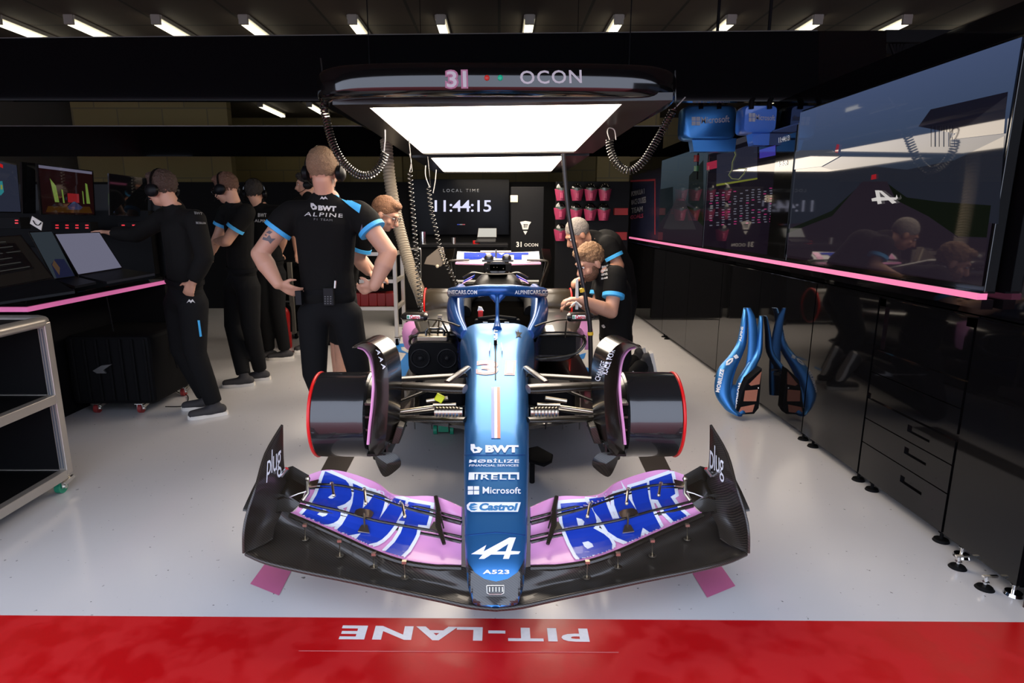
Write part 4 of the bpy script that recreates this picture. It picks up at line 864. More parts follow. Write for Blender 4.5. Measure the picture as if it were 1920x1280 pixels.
# timing screens
y2a = P(1320, 430, x=SX).y; y2b = y_far+.03
z2t = P(1400, 262, x=SX).z; z2b = zb-.0
tim, td = screen('timing_screen', y2b, y2a, z2b, z2t, 'dark timing screen with a track map and columns of small figures', disp('timing_image', [(0, (.006, .003, .008)), (1, (.004, .004, .007))]))
pic(td, [('map_panel', [(1344, 290), (1420, 268), (1420, 335), (1343, 348)], (.016, .017, .030), 1), ('yellow_bar', [(1343, 345), (1420, 333), (1420, 336), (1343, 349)], (.12, .13, .02), 1), ('pink_panel', [(1325, 305), (1344, 300), (1344, 315), (1325, 319)], (.30, .02, .05), .8),
 ('blue_panel', [(1424, 281), (1454, 272), (1454, 291), (1424, 297)], (.05, .04, .33), .7), ('header_bar', [(1328, 277), (1420, 248), (1420, 258), (1328, 290)], (.03, .03, .04), 1)], SX)
b = MB(); b.tube([P(x, y, x=SX-.006) for x, y in ((1375, 278), (1379, 290), (1373, 304), (1372, 318), (1366, 328), (1372, 335), (1385, 336), (1395, 325), (1398, 316), (1384, 316))], .003, 5); b.build('track_map_line', lit('map_line', (.25, .28, .10), .5), td)
b = MB()
random.seed(9)
for r in range(14):
    for c in range(13):
        if random.random() < .8:
            x = 1330+c*11.2+random.random()*2; y = lerp(362, 350, c/12)+r*4.6*(1+.05*c/12); q = [P(x, y, x=SX-.003), P(x+5, y-.3, x=SX-.003), P(x+5, y+1.6, x=SX-.003), P(x, y+1.8, x=SX-.003)]; b.add(q, [(0, 1, 2, 3)], random.choice([0, 0, 0, 1]))
b.build('figure_columns', [lit('small_text', (.10, .10, .13)), lit('small_text_pink', (.25, .02, .10))], td, 0)
b = MB(); b.bb((SX-.012, y2b-.02, zb), (SX-.004, P(1457, 300, x=SX).y, P(1470, 255, x=SX).z)); tp = b.build('session_clock_panel', mat('panel_dark', (.003, .003, .003), .05), tim, 0)
for t, q in (('11:44:13', [(1460, 258), (1480, 253), (1480, 263), (1460, 268)]), ('5:25:50', [(1459, 303), (1476, 300), (1476, 309), (1459, 312)])):
    decal('clock_digits', [text_flat(t, .02)], quad(q, on_plane(x=SX-.016)), lit('digits', (.35, .35, .38)), tim)
# far circuit screen and traffic light
sx3, s3 = screen('small_screen', y2a+.03, P(1236, 400, x=SX).y, P(1236, 450, x=SX).z, P(1236, 303, x=SX).z, 'farthest wall screen showing a foggy track between trees', disp('foggy_track_image', [(0, (.012, .006, .012)), (.4, (.012, .012, .016)), (.55, (.02, .028, .034)), (1, (.034, .050, .066))]))
pic(s3, [('hedge', [(1237, 355), (1262, 350), (1262, 385), (1237, 418)], (.006, .009, .011), 1), ('hedge', [(1292, 330), (1319, 300), (1319, 400), (1290, 380)], (.006, .009, .010), 1), ('grass', [(1286, 385), (1319, 398), (1319, 425), (1305, 410)], (.004, .007, .003), 1), ('track', [(1268, 372), (1282, 372), (1305, 430), (1255, 430), (1243, 428)], (.02, .018, .022), 1)], SX)
tl_ = thing('traffic_light', (1.95, 5.7, 1.8), 'small red and green signal light in front of the far screen', 'signal light')
b = MB(); c = P(1306, 297, x=1.92); b.cyl(c-V((0, .0, .03)), c+V((0, 0, .03)), .026, n=16); b.build('red_lamp', mat('red_lens', (.3, .01, .015), .3), tl_); c2 = P(1306, 316, x=1.92); b = MB(); b.cyl(c2-V((0, 0, .025)), c2+V((0, 0, .025)), .024, n=16); b.build('green_lamp', mat('green_lens', (.01, .12, .03), .3), tl_)
b = MB(); b.tube([c+V((.02, .02, .05)), c2+V((.02, .02, -.1))], .008, 8); b.build('bracket', BLK3, tl_)
# poster
py0 = P(1236, 400, x=SX).y+.06; py1 = P(1181, 400, x=SX).y
b = MB(); b.bb((SX+.02, py0, P(1182, 455, x=SX).z), (SX+.045, py1, P(1182, 330, x=SX).z)); po = tag(b.build('poster', mat('navy_poster', (.010, .012, .03), .25), sm=0), 'dark blue team poster with a red border on the far right wall', 'poster')
fo = on_plane(x=SX+.018)
for t, q in (('FORMULA 1', [(1184, 359), (1208, 353), (1208, 363), (1184, 368)]), ('RACE CRUISES', [(1184, 375), (1211, 368), (1211, 380), (1184, 384)]), ('TEAM', [(1184, 390), (1205, 386), (1205, 396), (1184, 400)])): decal('lettering', [text_flat(t, .03)], quad(q, fo), mat('dim_lettering', (.16, .16, .18), .5), po)
decal('lettering', [text_flat('GOALS', .03)], quad([(1182, 404), (1206, 400), (1206, 408), (1182, 411)], fo), mat('dim_red', (.25, .02, .05), .5), po)
decal('border', [poly_flat([[(1182, 338), (1229, 335), (1229, 440), (1227, 440), (1227, 339), (1182, 341)]])], fo, mat('border_red', (.2, .01, .02), .5), po)
# pink light strip
ya = P(1180, 447, x=SX-.005).y; yb2 = P(1835, 556, x=SX-.005).y; ym = P(1467, 494, x=SX-.005).y; zs0 = P(1835, 562, x=SX-.005).z; zs1 = P(1835, 550, x=SX-.005).z
PL = mat('pink_led', (.4, .1, .2), .4, emit=(.72, .17, .33), es=1.0)
for a, c, lb in ((yb2, ym-.003, 'near half of the glowing pink strip under the wall screens'), (ym+.003, ya, 'far half of the glowing pink strip under the wall screens')):
    b = MB(); b.bb((SX-.01, a, zs0), (SX+.03, c, zs1)); tag(b.build('light_strip', PL, sm=0), lb, 'light strip')
b = MB(); b.bb((SX, yb2, zs1), (SX+.06, ya, zb-.02)); b.bb((SX+.01, yb2, zs0-.04), (SX+.06, ya, zs0)); struct(b.build('trim_3', BLK, sm=0))
# hanging blue covers
for (xl, xr, yt, yb_, mm, lb, Yq, tq) in ((1279, 1384, 196, 262, BLUE, 'teal blue hanging cover with white lettering, left of the pair', 5.0, [(1315, 219), (1368, 216), (1368, 229), (1315, 232)]), (1391, 1461, 196, 250, mat('brighter_blue_paint', (.04, .16, .6), .35, .2, .6), 'brighter blue hanging cover, right of the pair', 4.6, [(1417, 214), (1453, 216), (1453, 226), (1417, 225)])):
    t = thing('hanging_cover', tuple(P((xl+xr)/2, yb_, Y=Yq)), lb, 'cover', 'hanging blue covers')
    a = P(xl, yb_, Y=Yq); c = P(xr, yt, Y=Yq); rg = []
    for y, gq in ((Yq, .9), (Yq+.02, 1), (Yq+.14, 1), (Yq+.16, .94)):
        rg.append([V(((a.x+c.x)/2+u*(c.x-a.x)/2*gq, y, (a.z+c.z)/2+v*(c.z-a.z)/2*gq)) for u, v in [(abs(cos(2*pi*k/32))**.3*(1 if cos(2*pi*k/32) > 0 else -1), abs(sin(2*pi*k/32))**.3*(1 if sin(2*pi*k/32) > 0 else -1)) for k in range(32)]])
    b = MB(); b.loft(rg); q = [P(xl+18, yb_-3, Y=Yq+.02), P(xr-3, yb_-3, Y=Yq+.02), P(xr-6, yb_+22, Y=Yq+.02), P(xl+22, yb_+22, Y=Yq+.02)]; b.prism(q, (0, .1, 0)); sh = b.build('shell', mm, t, 50)
    cf = on_plane(Y=Yq-.006); decal('lettering', [text_flat('Microsoft', .01)], quad(tq, cf), mat('cover_lettering', (.35, .4, .45), .5), sh)
    x0, y0 = (1297, 219) if xl < 1300 else (1404, 212)
    decal('emblem', [poly_flat([[(x0+i*(8.5 if xl < 1300 else 6.5), y0+j*8.5), (x0+i*(8.5 if xl < 1300 else 6.5)+(7.5 if xl < 1300 else 5.5), y0+j*8.5), (x0+i*(8.5 if xl < 1300 else 6.5)+(7.5 if xl < 1300 else 5.5), y0+j*8.5+7.5), (x0+i*(8.5 if xl < 1300 else 6.5), y0+j*8.5+7.5)]]) for i in (0, 1) for j in (0, 1)], cf, [mat('cover_lettering')]*4, sh)
    b = MB()
    for xx in ((xl+xr)/2-12, (xl+xr)/2+22): b.tube(smooth_path([P(xx-5, yt+8, Y=Yq-.01), P(xx-4, yt-8, Y=Yq), P(xx+5, yt-12, Y=Yq+.05), P(xx+8, yt-4, Y=Yq+.1)], 4), .018, 8)
    b.tube([P((xl+xr)/2+5, yt-8, Y=Yq+.05), P((xl+xr)/2+5, yt-8, Y=Yq+.05)+V((0, 0, 1.9))], .012, 8); b.build('hanger', BLK3, t)
# overhead rails above the big screen
for (pa, pb, lb) in (((1660, 66), (1893, 66), 'front'), ((1663, 90), (1825, 84), 'rear')):
    b = MB(); a = P(*pa, Y=5.2 if lb == 'front' else 6.5); c = P(*pb, Y=5.2 if lb == 'front' else 6.5); c.z = a.z; b.bb((a.x, a.y, a.z-.05), (c.x+.2, a.y+.05, a.z+.04)); o = b.build('trim_rail', BLK2, sm=0); struct(o)
b = MB(); a = P(1660, 120, Y=5.4)
for k in range(5): b.tube([P(1665+k*10, 70, Y=5.25), P(1690-k*6, 140, Y=5.3)], .012, 6)
tag(b.build('cable_bundle', BLK3), 'tangle of dark cables hanging from the overhead rail above the big screen', 'cables')

# blue bodywork leaning on the cabinets -----------------------------
bw = thing('bodywork_panel', (1.82, 4.45, 0), 'blue engine cover section with copper meshed vents leaning on the black cabinets', 'car bodywork')
def limb(pts, Yt, Yb, dep):
    rg = []; n = len(pts)
    pth = []
    for i, (x, y, w_) in enumerate(pts):
        Yq = lerp(Yt, Yb, i/(n-1)); pth.append((P(x, y, Y=Yq), w_/FPX*4.5))
    for i, (p, w_) in enumerate(pth):
        d_ = dep*(.3+.7*i/(n-1)); rg.append([p+V((w_*cos(a), d_*sin(a), 0)) for a in [2*pi*k/20 for k in range(20)]])
    return rg
def dense(pts, n=4):
    q = smooth_path([V(p) for p in pts], n); return [tuple(p) for p in q]
b = MB()
b.loft(limb(dense([(1399, 577, 5), (1396, 600, 6), (1391, 640, 9), (1380, 665, 12), (1364, 690, 17), (1357, 715, 17), (1357, 740, 16), (1368, 762, 13), (1380, 772, 8)]), 4.66, 4.36, .07))
b.loft(limb(dense([(1427, 592, 3), (1425, 620, 5), (1421, 660, 7), (1408, 686, 9), (1394, 715, 12), (1388, 745, 13), (1386, 770, 11)]), 4.6, 4.38, .07))
b.loft(limb(dense([(1378, 722, 9), (1374, 738, 20), (1374, 755, 22), (1378, 768, 18), (1382, 776, 8)]), 4.45, 4.36, .06))
b.loft(limb(dense([(1403, 577, 4), (1410, 600, 8), (1412, 650, 10), (1407, 700, 12), (1400, 740, 14)]), 4.56, 4.5, .02))
bs = b.build('shell', BLUE, bw, 60); bb_ = on_bvh(b.bvh(), .003)
b = MB(); q = [P(x, y, Y=4.33) for x, y in ((1429, 690), (1426, 730), (1423, 765), (1414, 776), (1378, 778), (1384, 762), (1392, 735), (1402, 712))]; b.prism(q, (0, .08, 0)); vf = b.build('vent_frame', BLK3, bw, 0, .004)
for q in ([(1404, 720), (1428, 696), (1424, 720), (1408, 723)], [(1397, 732), (1421, 730), (1418, 752), (1394, 752)], [(1389, 763), (1415, 758), (1411, 772), (1384, 775)]):
    decal('vent_mesh', [poly_flat([q])], on_plane(Y=4.325), COPPER, vf)
b = MB(); b.ell(P(1422, 727, Y=4.32), .008); b.build('fastener', CHR, vf)
decal('lettering', [text_flat('MOBILIZE', .04, 1.05)], lambda u, v: bb_(lerp(1345, 1354, u)+lerp(4, -3, v), lerp(735, 692, u)+lerp(1, -1, v)), WHL, bs, (.1, .4))
decal('lettering', [text_flat('MOBILIZE', .04, 1.05)], lambda u, v: bb_(lerp(1388, 1381, u)+lerp(-3, 4, v), lerp(718, 766, u)), WHL, bs, (.1, .4))
decal('lettering', [text_flat('ALPINE', .02)], lambda u, v: bb_(lerp(1388, 1392, u)+lerp(2, -2, v), lerp(640, 612, u)), WHL, bs, (.2, .5))
for ex, ey in ((1367, 678), (1406, 703)):
    decal('emblem', [poly_flat([[(ex-6, ey+7), (ex-5, ey), (ex+2, ey-6), (ex+8, ey-7), (ex+7, ey-1), (ex, ey+6)], [(ex-3, ey+4), (ex-2, ey+1), (ex+3, ey-3), (ex+5, ey-4), (ex+3, ey)]]), poly_flat([[(ex+8, ey-10), (ex+14, ey-14), (ex+18, ey-8), (ex+12, ey-5)]])], bb_, [WHL, WHL], bs, (3, 3))
# ================================================================ people
SKIN = mat('skin', (.50, .26, .17), .5, var=.08, vs=20); SKIN2 = mat('skin_tanned', (.42, .20, .12), .5, var=.08, vs=20)
SHIRT = mat('black_team_shirt', (.005, .0047, .0044), .85, spec=.14, bump=.5, bs=14); TROU = mat('black_trousers', (.0055, .0055, .006), .85, spec=.15, bump=.6, bs=10)
CUFF = mat('light_blue_cuff', (.05, .38, .75), .6); SHOEU = mat('dark_shoe_fabric', (.03, .028, .03), .8); SOLE = mat('white_sole', (.7, .66, .6), .6)
def hairm(n, c): return mat(n, c, .65, var=.35, vs=90, bump=1, bs=160)
def caps(mb, a, c, r0, r1, side=None, k=1.0, n=16):
    a, c = V(a), V(c); t = (c-a).normalized()
    if side is None: side = V((1, 0, 0)) if abs(t.x) < .8 else V((0, 1, 0))
    u = (V(side)-t*V(side).dot(t)).normalized(); w_ = t.cross(u); rg = []
    for i in range(5): th = pi/2*(1-i/4.5) if i else pi/2*.98; rg.append((a-t*r0*sin(th)*k, r0*cos(th)))
    for i in range(4, -1, -1): th = pi/2*(1-i/4.5) if i else pi/2*.98; rg.append((c+t*r1*sin(th)*k, r1*cos(th)))
    mb.loft([[p+u*r*cos(2*pi*j/n)+w_*r*k*sin(2*pi*j/n) for j in range(n)] for p, r in rg])
def organic(mb, name, m, parent, vox=.009, smooth=4):
    me = bpy.data.meshes.new('t'); me.from_pydata(mb.v, [], mb.f); bm = bmesh.new(); bm.from_mesh(me); bmesh.ops.recalc_face_normals(bm, faces=bm.faces); bm.to_mesh(me); bm.free()
    o = bpy.data.objects.new('t', me); COL.objects.link(o)
    r = o.modifiers.new('r', 'REMESH'); r.mode = 'VOXEL'; r.voxel_size = vox
    s = o.modifiers.new('s', 'SMOOTH'); s.factor = .5; s.iterations = smooth
    nm = bpy.data.meshes.new_from_object(o.evaluated_get(bpy.context.evaluated_depsgraph_get())); bpy.data.objects.remove(o); bpy.data.meshes.remove(me)
    nm.name = name; nm.materials.clear(); nm.materials.append(m); nm.polygons.foreach_set('use_smooth', [True]*len(nm.polygons)); nm.polygons.foreach_set('material_index', [0]*len(nm.polygons))
    return link(name, nm, parent)
def basis(f, up=V((0, 0, 1))):
    f = V(f).normalized(); s = f.cross(up).normalized(); u = s.cross(f); return f, s, u
def person(label, J, face, hair, sleeves='short', headset=False, glasses=False, beard=None, vox=.009, skin=SKIN, bald=0, boots=False, shorts=False, cuff=True, hr=1.0, ak=1.0, tk=1.0, sf=.55, hn=1.0, group=None):
    """J: joints in world space. a = picture-left side, b = picture-right side."""
    root = thing('person', (J['pelvis'].x, J['pelvis'].y, 0), label, 'person', group)
    f, s, u = basis(face); M = Matrix((s, f, u)).transposed(); H = J['head']; h = hr
    hm = lambda x, y, z: H+M@V((x*h, y*h, z*h))
    sh = (J['shb']-J['sha']).normalized()
    def body(mb):
        mb.ell(hm(0, -.012, .028), (.076*h, .097*h, .098*h), n=20, M=M); mb.ell(hm(0, .028, -.048), (.056*h, .062*h, .066*h), n=16, M=M); mb.ell(hm(0, .058, -.083), (.030*h, .030*h, .024*h), n=12, M=M)
        caps(mb, hm(0, .088, .012), hm(0, .112, -.030), .011*h, .017*h); mb.ell(hm(0, .082, .03), (.05*h, .018*h, .014*h), n=12, M=M)
        mb.ell(hm(0, .088, -.058), (.024*h, .012*h, .008*h), n=10, M=M)
        for q in (-1, 1): mb.ell(hm(q*.078, -.008, -.012), (.012*h, .022*h, .034*h), n=12, M=M); mb.ell(hm(q*.04, .062, -.03), (.022*h, .02*h, .02*h), n=10, M=M)
        caps(mb, hm(0, -.028, -.05), J['neck'], .056*h, .064, n=16)
        caps(mb, J['neck'], J['chest'], .09, .13, sh, .62); caps(mb, J['sha'], J['shb'], .055, .055); caps(mb, J['chest'], J['waist'], .155, .135, sh, .62); caps(mb, J['waist'], J['pelvis'], .135, .15, sh, .65)
        for q in 'ab':
            S_, E_, W_ = J['sh'+q], J['el'+q], J['wr'+q]; caps(mb, S_, E_, .056*ak, .044*ak); caps(mb, E_, lerp(E_, W_, .35), .045*ak, .049*ak); caps(mb, lerp(E_, W_, .35), W_, .049*ak, .029*ak)
            hand(mb, W_, J['ha'+q], J.get('pn'+q, V((0, 0, -1))), 1 if q == 'a' else -1, J.get('curl'+q, .5), J.get('th'+q))
            caps(mb, J['hip'+q], J['kn'+q], .088, .058); caps(mb, J['kn'+q], lerp(J['kn'+q], J['an'+q], .3), .058, .056); caps(mb, lerp(J['kn'+q], J['an'+q], .3), J['an'+q], .056, .036)
    def hand(mb, W_, d, pn, sd, curl, th):
        d = V(d).normalized(); pn = (V(pn)-d*V(pn).dot(d)).normalized(); c = d.cross(pn)*sd   # c points to the thumb side
        if th is not None: c = (V(th)-d*V(th).dot(d)-pn*V(th).dot(pn)).normalized()
        caps(mb, W_, W_+d*.03, .025, .026, c, .8); caps(mb, W_+d*.03+c*.012, W_+d*.082+c*.022, .022, .017, c, .8); caps(mb, W_+d*.03-c*.012, W_+d*.076-c*.024, .02, .016, c, .8)
        for i, L in enumerate((.070, .078, .073, .058)):
            p = W_+d*(.088-.004*abs(i-1))+c*(.027-.019*i); ang = curl*.55; q1 = p+(d*cos(ang)+pn*sin(ang)+c*(.12-.08*i))*L*.48; a2 = curl*1.4; q2 = q1+(d*cos(a2)+pn*sin(a2))*L*.34; a3 = curl*2.0; q3 = q2+(d*cos(a3)+pn*sin(a3))*L*.24
            caps(mb, p-d*.01, q1, .0105, .0095, n=8); caps(mb, q1, q2, .0095, .009, n=8); caps(mb, q2, q3, .009, .0075, n=8)
        t0 = W_+d*.028+c*.024; t1 = t0+(d*.55+c*.75+pn*.25)*.045; t2 = t1+(d*.85+c*.3+pn*.35)*.034; caps(mb, t0, t1, .014, .0115, n=8); caps(mb, t1, t2, .0115, .009, n=8)
    mb = MB(); body(mb); bodyo = organic(mb, 'body', skin, root, vox, 3)
    # shirt
    mb = MB(); g = .014
    caps(mb, lerp(J['neck'], J['chest'], .12), J['chest'], .088+g, (.14+g)*tk, sh, .66); caps(mb, J['sha'], J['shb'], .060+g, .060+g); caps(mb, J['chest'], J['waist'], (.165+g)*tk, (.142+g)*tk, sh, .66); caps(mb, J['waist'], lerp(J['waist'], J['pelvis'], .75), (.142+g)*tk, (.152+g)*(1+(tk-1)*.6), sh, .68)
    caps(mb, J['neck']+(H-J['neck'])*.0, J['neck']+(H-J['neck'])*.22, .072, .066)
    ends = []
    for q in 'ab':
        S_, E_, W_ = J['sh'+q], J['el'+q], J['wr'+q]
        if sleeves == 'short': e = lerp(S_, E_, sf); mb.tube([S_, lerp(S_, e, .5), e], [.064+g, (.062+g)*ak, (.058+g)*ak], 20); ends.append((e, (E_-S_).normalized(), (.058+g)*ak))
        else: caps(mb, S_, E_, .060+g, .048+g); mb.tube([E_, lerp(E_, W_, .5), lerp(E_, W_, .95)], [.048+g, .046+g, .036+g], 16)
    shirt = organic(mb, 'shirt' if sleeves == 'short' else 'jacket', SHIRT, root, .011, 3)
    if cuff and sleeves == 'short':
        for e, d, r in ends:
            b = MB(); b.tube([e-d*.012, e-d*.010, e+d*.016, e+d*.018], [r-.002, r+.003, r+.003, r-.004], 28, cap=True); b.build('sleeve_cuff', CUFF, shirt)
    # trousers
    mb = MB(); caps(mb, lerp(J['waist'], J['pelvis'], .75), J['pelvis'], .150, .158, sh, .70)
    for q in 'ab':
        caps(mb, J['pelvis'], J['hip'+q], .12, .105)
        if shorts: mb.tube([J['hip'+q], lerp(J['hip'+q], J['kn'+q], .5), lerp(J['hip'+q], J['kn'+q], .92)], [.105, .10, .095], 20)
        else: caps(mb, J['hip'+q], J['kn'+q], .108, .080); caps(mb, J['kn'+q], lerp(J['kn'+q], J['an'+q], .5), .080, .072); mb.tube([lerp(J['kn'+q], J['an'+q], .5), J['an'+q]+(J['kn'+q]-J['an'+q])*.04], [.072, .062], 18)
    tr = organic(mb, 'shorts' if shorts else 'trousers', TROU, root, .012, 3)
    b = MB(); bt = lerp(J['waist'], J['pelvis'], .62); ax = (J['waist']-J['pelvis']).normalized(); b2u = (sh-ax*sh.dot(ax)).normalized(); b2w = ax.cross(b2u)
    rg = [[bt+ax*z+b2u*r*cos(2*pi*k/36)+b2w*r*.70*sin(2*pi*k/36) for k in range(36)] for z, r in ((-.018, .166), (-.018, .174), (.018, .174), (.018, .166))]; b.loft(rg, cap=False); b.build('belt', BLK3, tr)
    # shoes
    for q in 'ab':
        A_ = J['an'+q]; d, s2, u2 = basis(J['toe'+q], J.get('shoeup'+q, V((0, 0, 1)))); o_ = A_-u2*.075
        mb = MB(); caps(mb, o_-d*.045+u2*.035, o_+d*.02+u2*.04, .044, .050, s2, .9); caps(mb, o_+d*.02+u2*.034, o_+d*.155+u2*.024, .052, .042, s2, .72); caps(mb, o_+u2*.04, A_+u2*.02, .045, .042)
        shoe = organic(mb, 'boot' if boots else 'shoe', SHOEU, root, .009, 2)
        out = [(-.095, 0), (-.085, .03), (-.04, .038), (.04, .040), (.12, .048), (.17, .036), (.196, 0), (.17, -.036), (.12, -.046), (.04, -.036), (-.04, -.036), (-.085, -.03)]
        b = MB(); b.loft([[o_+d*x*.97+s2*y*.97+u2*z for x, y in out] for z in (-.014, .0, .014)])
        sl = b.build('sole', SOLE, shoe, 60)
        if boots:
            for k in range(6): b = MB(); b.cyl(o_-d*(.06-.04*k)+s2*.042+u2*.0, o_-d*(.06-.04*k)+s2*.050+u2*.0, .006, n=10)
    # hair
    mb = MB(); mb.ell(hm(0, -.020, .040), (.085*h, .100*h, .096*h), n=24, M=M)
    if not bald: mb.ell(hm(0, .045, .095), (.062*h, .048*h, .032*h), n=14, M=M)
    ho = MB(); ho.v = mb.v; ho.f = mb.f; ho.m = mb.m
    me = bpy.data.meshes.new('t'); me.from_pydata(mb.v, [], mb.f)
    # keep the hair off the face: cut the cap by a slanting plane through brow and nape
    hobj = organic(mb, 'hair', hair, root, .007, 2); bm = bmesh.new(); bm.from_mesh(hobj.data)
    pn = (M@V((0, .62, -.78))).normalized(); bmesh.ops.bisect_plane(bm, geom=bm.verts[:]+bm.edges[:]+bm.faces[:], plane_co=hm(0, .02, .012), plane_no=pn, clear_outer=True); bm.to_mesh(hobj.data); bm.free()
    for v in hobj.data.vertices:
        q = (v.co-H); v.co += q.normalized()*hn*(.009*mnoise.noise(v.co*55)+.006*mnoise.noise(v.co*130)+.002)
    sd = hobj.modifiers.new('s', 'SOLIDIFY'); sd.thickness = .006; sd.offset = -1
    # face
    b = MB(); [b.ell(hm(q*.032, .082, .008), (.012*h, .008*h, .0075*h), n=10, M=M) for q in (-1, 1)]; b.build('eyes', mat('eye', (.75, .72, .7), .2), bodyo)
    b = MB(); [b.ell(hm(q*.032, .0885, .008), (.006*h, .004*h, .006*h), n=8, M=M) for q in (-1, 1)]; b.build('pupils', BLK3, bodyo)
    b = MB(); [caps(b, hm(q*.018, .092, .028), hm(q*.048, .082, .028), .0045, .0035, n=8) for q in (-1, 1)]; b.build('eyebrows', hair, bodyo)
    b = MB(); caps(b, hm(-.02, .095, -.058), hm(.02, .095, -.058), .005, .005, n=8); b.build('lips', mat('lips', (.40, .14, .11), .5), bodyo)
    if beard:
        mb = MB(); mb.ell(hm(0, .034, -.070), (.062*h, .064*h, .050*h), n=16, M=M); [mb.ell(hm(q*.058, .012, -.04), (.012*h, .03*h, .045*h), n=10, M=M) for q in (-1, 1)]
        organic(mb, 'beard', beard, root, .007, 2)
    if headset:
        hs = MB(); hs.tube([hm(.098*cos(a)*1.0, -.012, .02+.118*sin(a)) for a in [pi*k/16 for k in range(17)]], .008, 8); ho_ = hs.build('headset', BLKS, root)
        for q in (-1, 1): b = MB(); b.tube([hm(q*x, -.005, -.01) for x in (.072, .082, .105, .118)], [.030*h, .044*h, .044*h, .028*h], 20, flat=1.15, side=u); b.build('ear_cup', BLK2, ho_)
        b = MB(); b.tube(smooth_path([hm(-.11, .0, -.03), hm(-.09, .07, -.07), hm(-.04, .12, -.07)], 4), .0035, 6); b.build('microphone', BLK3, ho_)
    if glasses:
        b = MB()
        for q in (-1, 1): b.ring(hm(q*.033, .105, .005), f, .024*h, .0022, 20, 6); b.tube([hm(q*.058, .10, .01), hm(q*.082, .0, .008)], .002, 6)
        b.tube([hm(-.01, .107, .01), hm(.01, .107, .01)], .002, 6); b.build('glasses', BLKS, root)
    return root, shirt, tr, bodyo
def JJ(**k): return {a: (P(b[0], b[1], Y=b[2]) if isinstance(b, tuple) and len(b) == 3 and abs(b[0]) > 20 else (V(b) if isinstance(b, tuple) else b)) for a, b in k.items()}
def flo(px, Y, z=.09): # point at height z over px at depth Y
    d = ray(px, 600); p = P(px, 600, Y=Y); return V((p.x, Y, z))
# A: man with hands on hips seen from behind
J = JJ(head=(607, 322, 3.92), neck=(610, 368, 3.92), chest=(610, 422, 3.93), waist=(612, 505, 3.95), pelvis=(618, 568, 3.95), sha=(547, 397, 3.92), shb=(673, 397, 3.92), ela=(487, 476, 3.86), elb=(729, 474, 3.86), wra=(521, 532, 3.80), wrb=(702, 536, 3.80),
       haa=(.75, .25, -.45), hab=(-.85, .30, -.25), pna=(.3, .9, .1), pnb=(-.3, .9, .1), tha=(.4, -.2, .9), thb=(-.5, -.5, .2), curla=.45, curlb=.6, hipa=(588, 592, 3.95), hipb=(650, 592, 3.95), kna=(590, 700, 3.92), knb=(672, 695, 4.0), ana=(0, 0, 0), anb=(0, 0, 0), toea=(-.15, 1, 0), toeb=(.15, 1, 0))
J['ana'] = flo(613, 3.95); J['anb'] = flo(672, 4.05)
ra, sa, ta, ba = person('man in black team shirt seen from behind with both hands on his hips', J, (.02, 1, -.05), hairm('short_blond_hair', (.22, .13, .07)), headset=True, vox=.007, hr=1.12, ak=1.22, tk=1.14, sf=.42, hn=.45)
fb = on_bvh(obvh(sa), .004)
TEE = mat('print_white', (.5, .49, .48), .6)
for t, q, bo, c in (('BWT', [(597, 385), (631, 387), (630, 397), (597, 395)], .06, TEE), ('ALPINE', [(573, 398), (643, 401), (642, 408), (571, 405)], .005, TEE), ('F1 TEAM', [(589, 409), (623, 411), (623, 415), (589, 413)], .0, mat('print_grey', (.15, .15, .15), .6))):
    decal('shirt_print', [text_flat(t, bo, 1.05 if t == 'BWT' else 1.2)], quad(q, fb), c, sa, (.1, .5))
decal('shirt_print', [poly_flat([[(583, 381), (588, 381), (595, 388), (594, 393), (587, 394), (583, 388)], [(587, 386), (591, 388), (589, 391), (586, 390)]]), poly_flat([[(600, 374), (604, 368), (607, 371), (610, 368), (615, 374), (610, 372), (607, 374), (604, 372)]])], fb, [TEE, TEE], sa, (4, 4))
for x, m_ in ((605, mat('flag_blue')), (608.5, mat('flag_white')), (611.5, mat('flag_red'))): decal('collar_flag', [poly_flat([[(x, 355), (x+3.2, 355), (x+3.2, 362), (x, 362)]])], fb, m_, sa)
decal('shoulder_panel', [poly_flat([[(627, 365), (645, 370), (662, 378), (677, 385), (674, 400), (655, 386), (640, 374)]])], fb, CUFF, sa, (4, 4))
decal('side_panel', [poly_flat([[(679, 420), (681, 430), (676, 470), (673, 505), (664, 505), (666, 470), (674, 440)]])], fb, mat('purple_pattern', (.10, .08, .13), .6, var=.6, vs=90), sa, (4, 4))
bv = on_bvh(obvh(ba), .002)
decal('tattoo', [poly_flat([[(494, 444), (500, 446), (505, 440), (509, 447), (517, 447), (511, 452), (507, 457), (503, 452), (492, 449)]]), poly_flat([[(499, 436), (505, 432), (511, 435), (506, 439)]]), poly_flat([[(496, 441), (499, 438), (501, 443)]])], bv, [mat('tattoo_ink', (.10, .09, .10), .6)]*3, ba, (3, 3))
w_ = J['wra']; d_ = (J['wra']-J['ela']).normalized(); b = MB(); b.tube([w_-d_*.035, w_-d_*.012], .036, 20); b.build('wristwatch', BLK3, ra)
w_ = J['wrb']; d_ = (J['wrb']-J['elb']).normalized(); b = MB(); b.ring(w_-d_*.015, d_, .031, .004, 24); b.build('bracelet', mat('grey_band', (.10, .11, .12), .4), ra)
rad = thing('radio_handset', tuple(P(615, 560, Y=3.76)), 'black two way radio clipped to the belt of the man seen from behind', 'radio')
def boxpx(x0, y0, x1, y1, Y0, Y1, m, name, parent=None, bev=.004):
    a = P(x0, y1, Y=Y0); c = P(x1, y0, Y=Y0); b = MB(); b.bb((a.x, Y0, a.z), (c.x, Y1, c.z)); return b.build(name, m, parent, 0, bev)
boxpx(607, 540, 624, 573, 3.775, 3.81, mat('radio_case', (.006, .006, .007), .5, spec=.2), 'case', rad); b = MB()
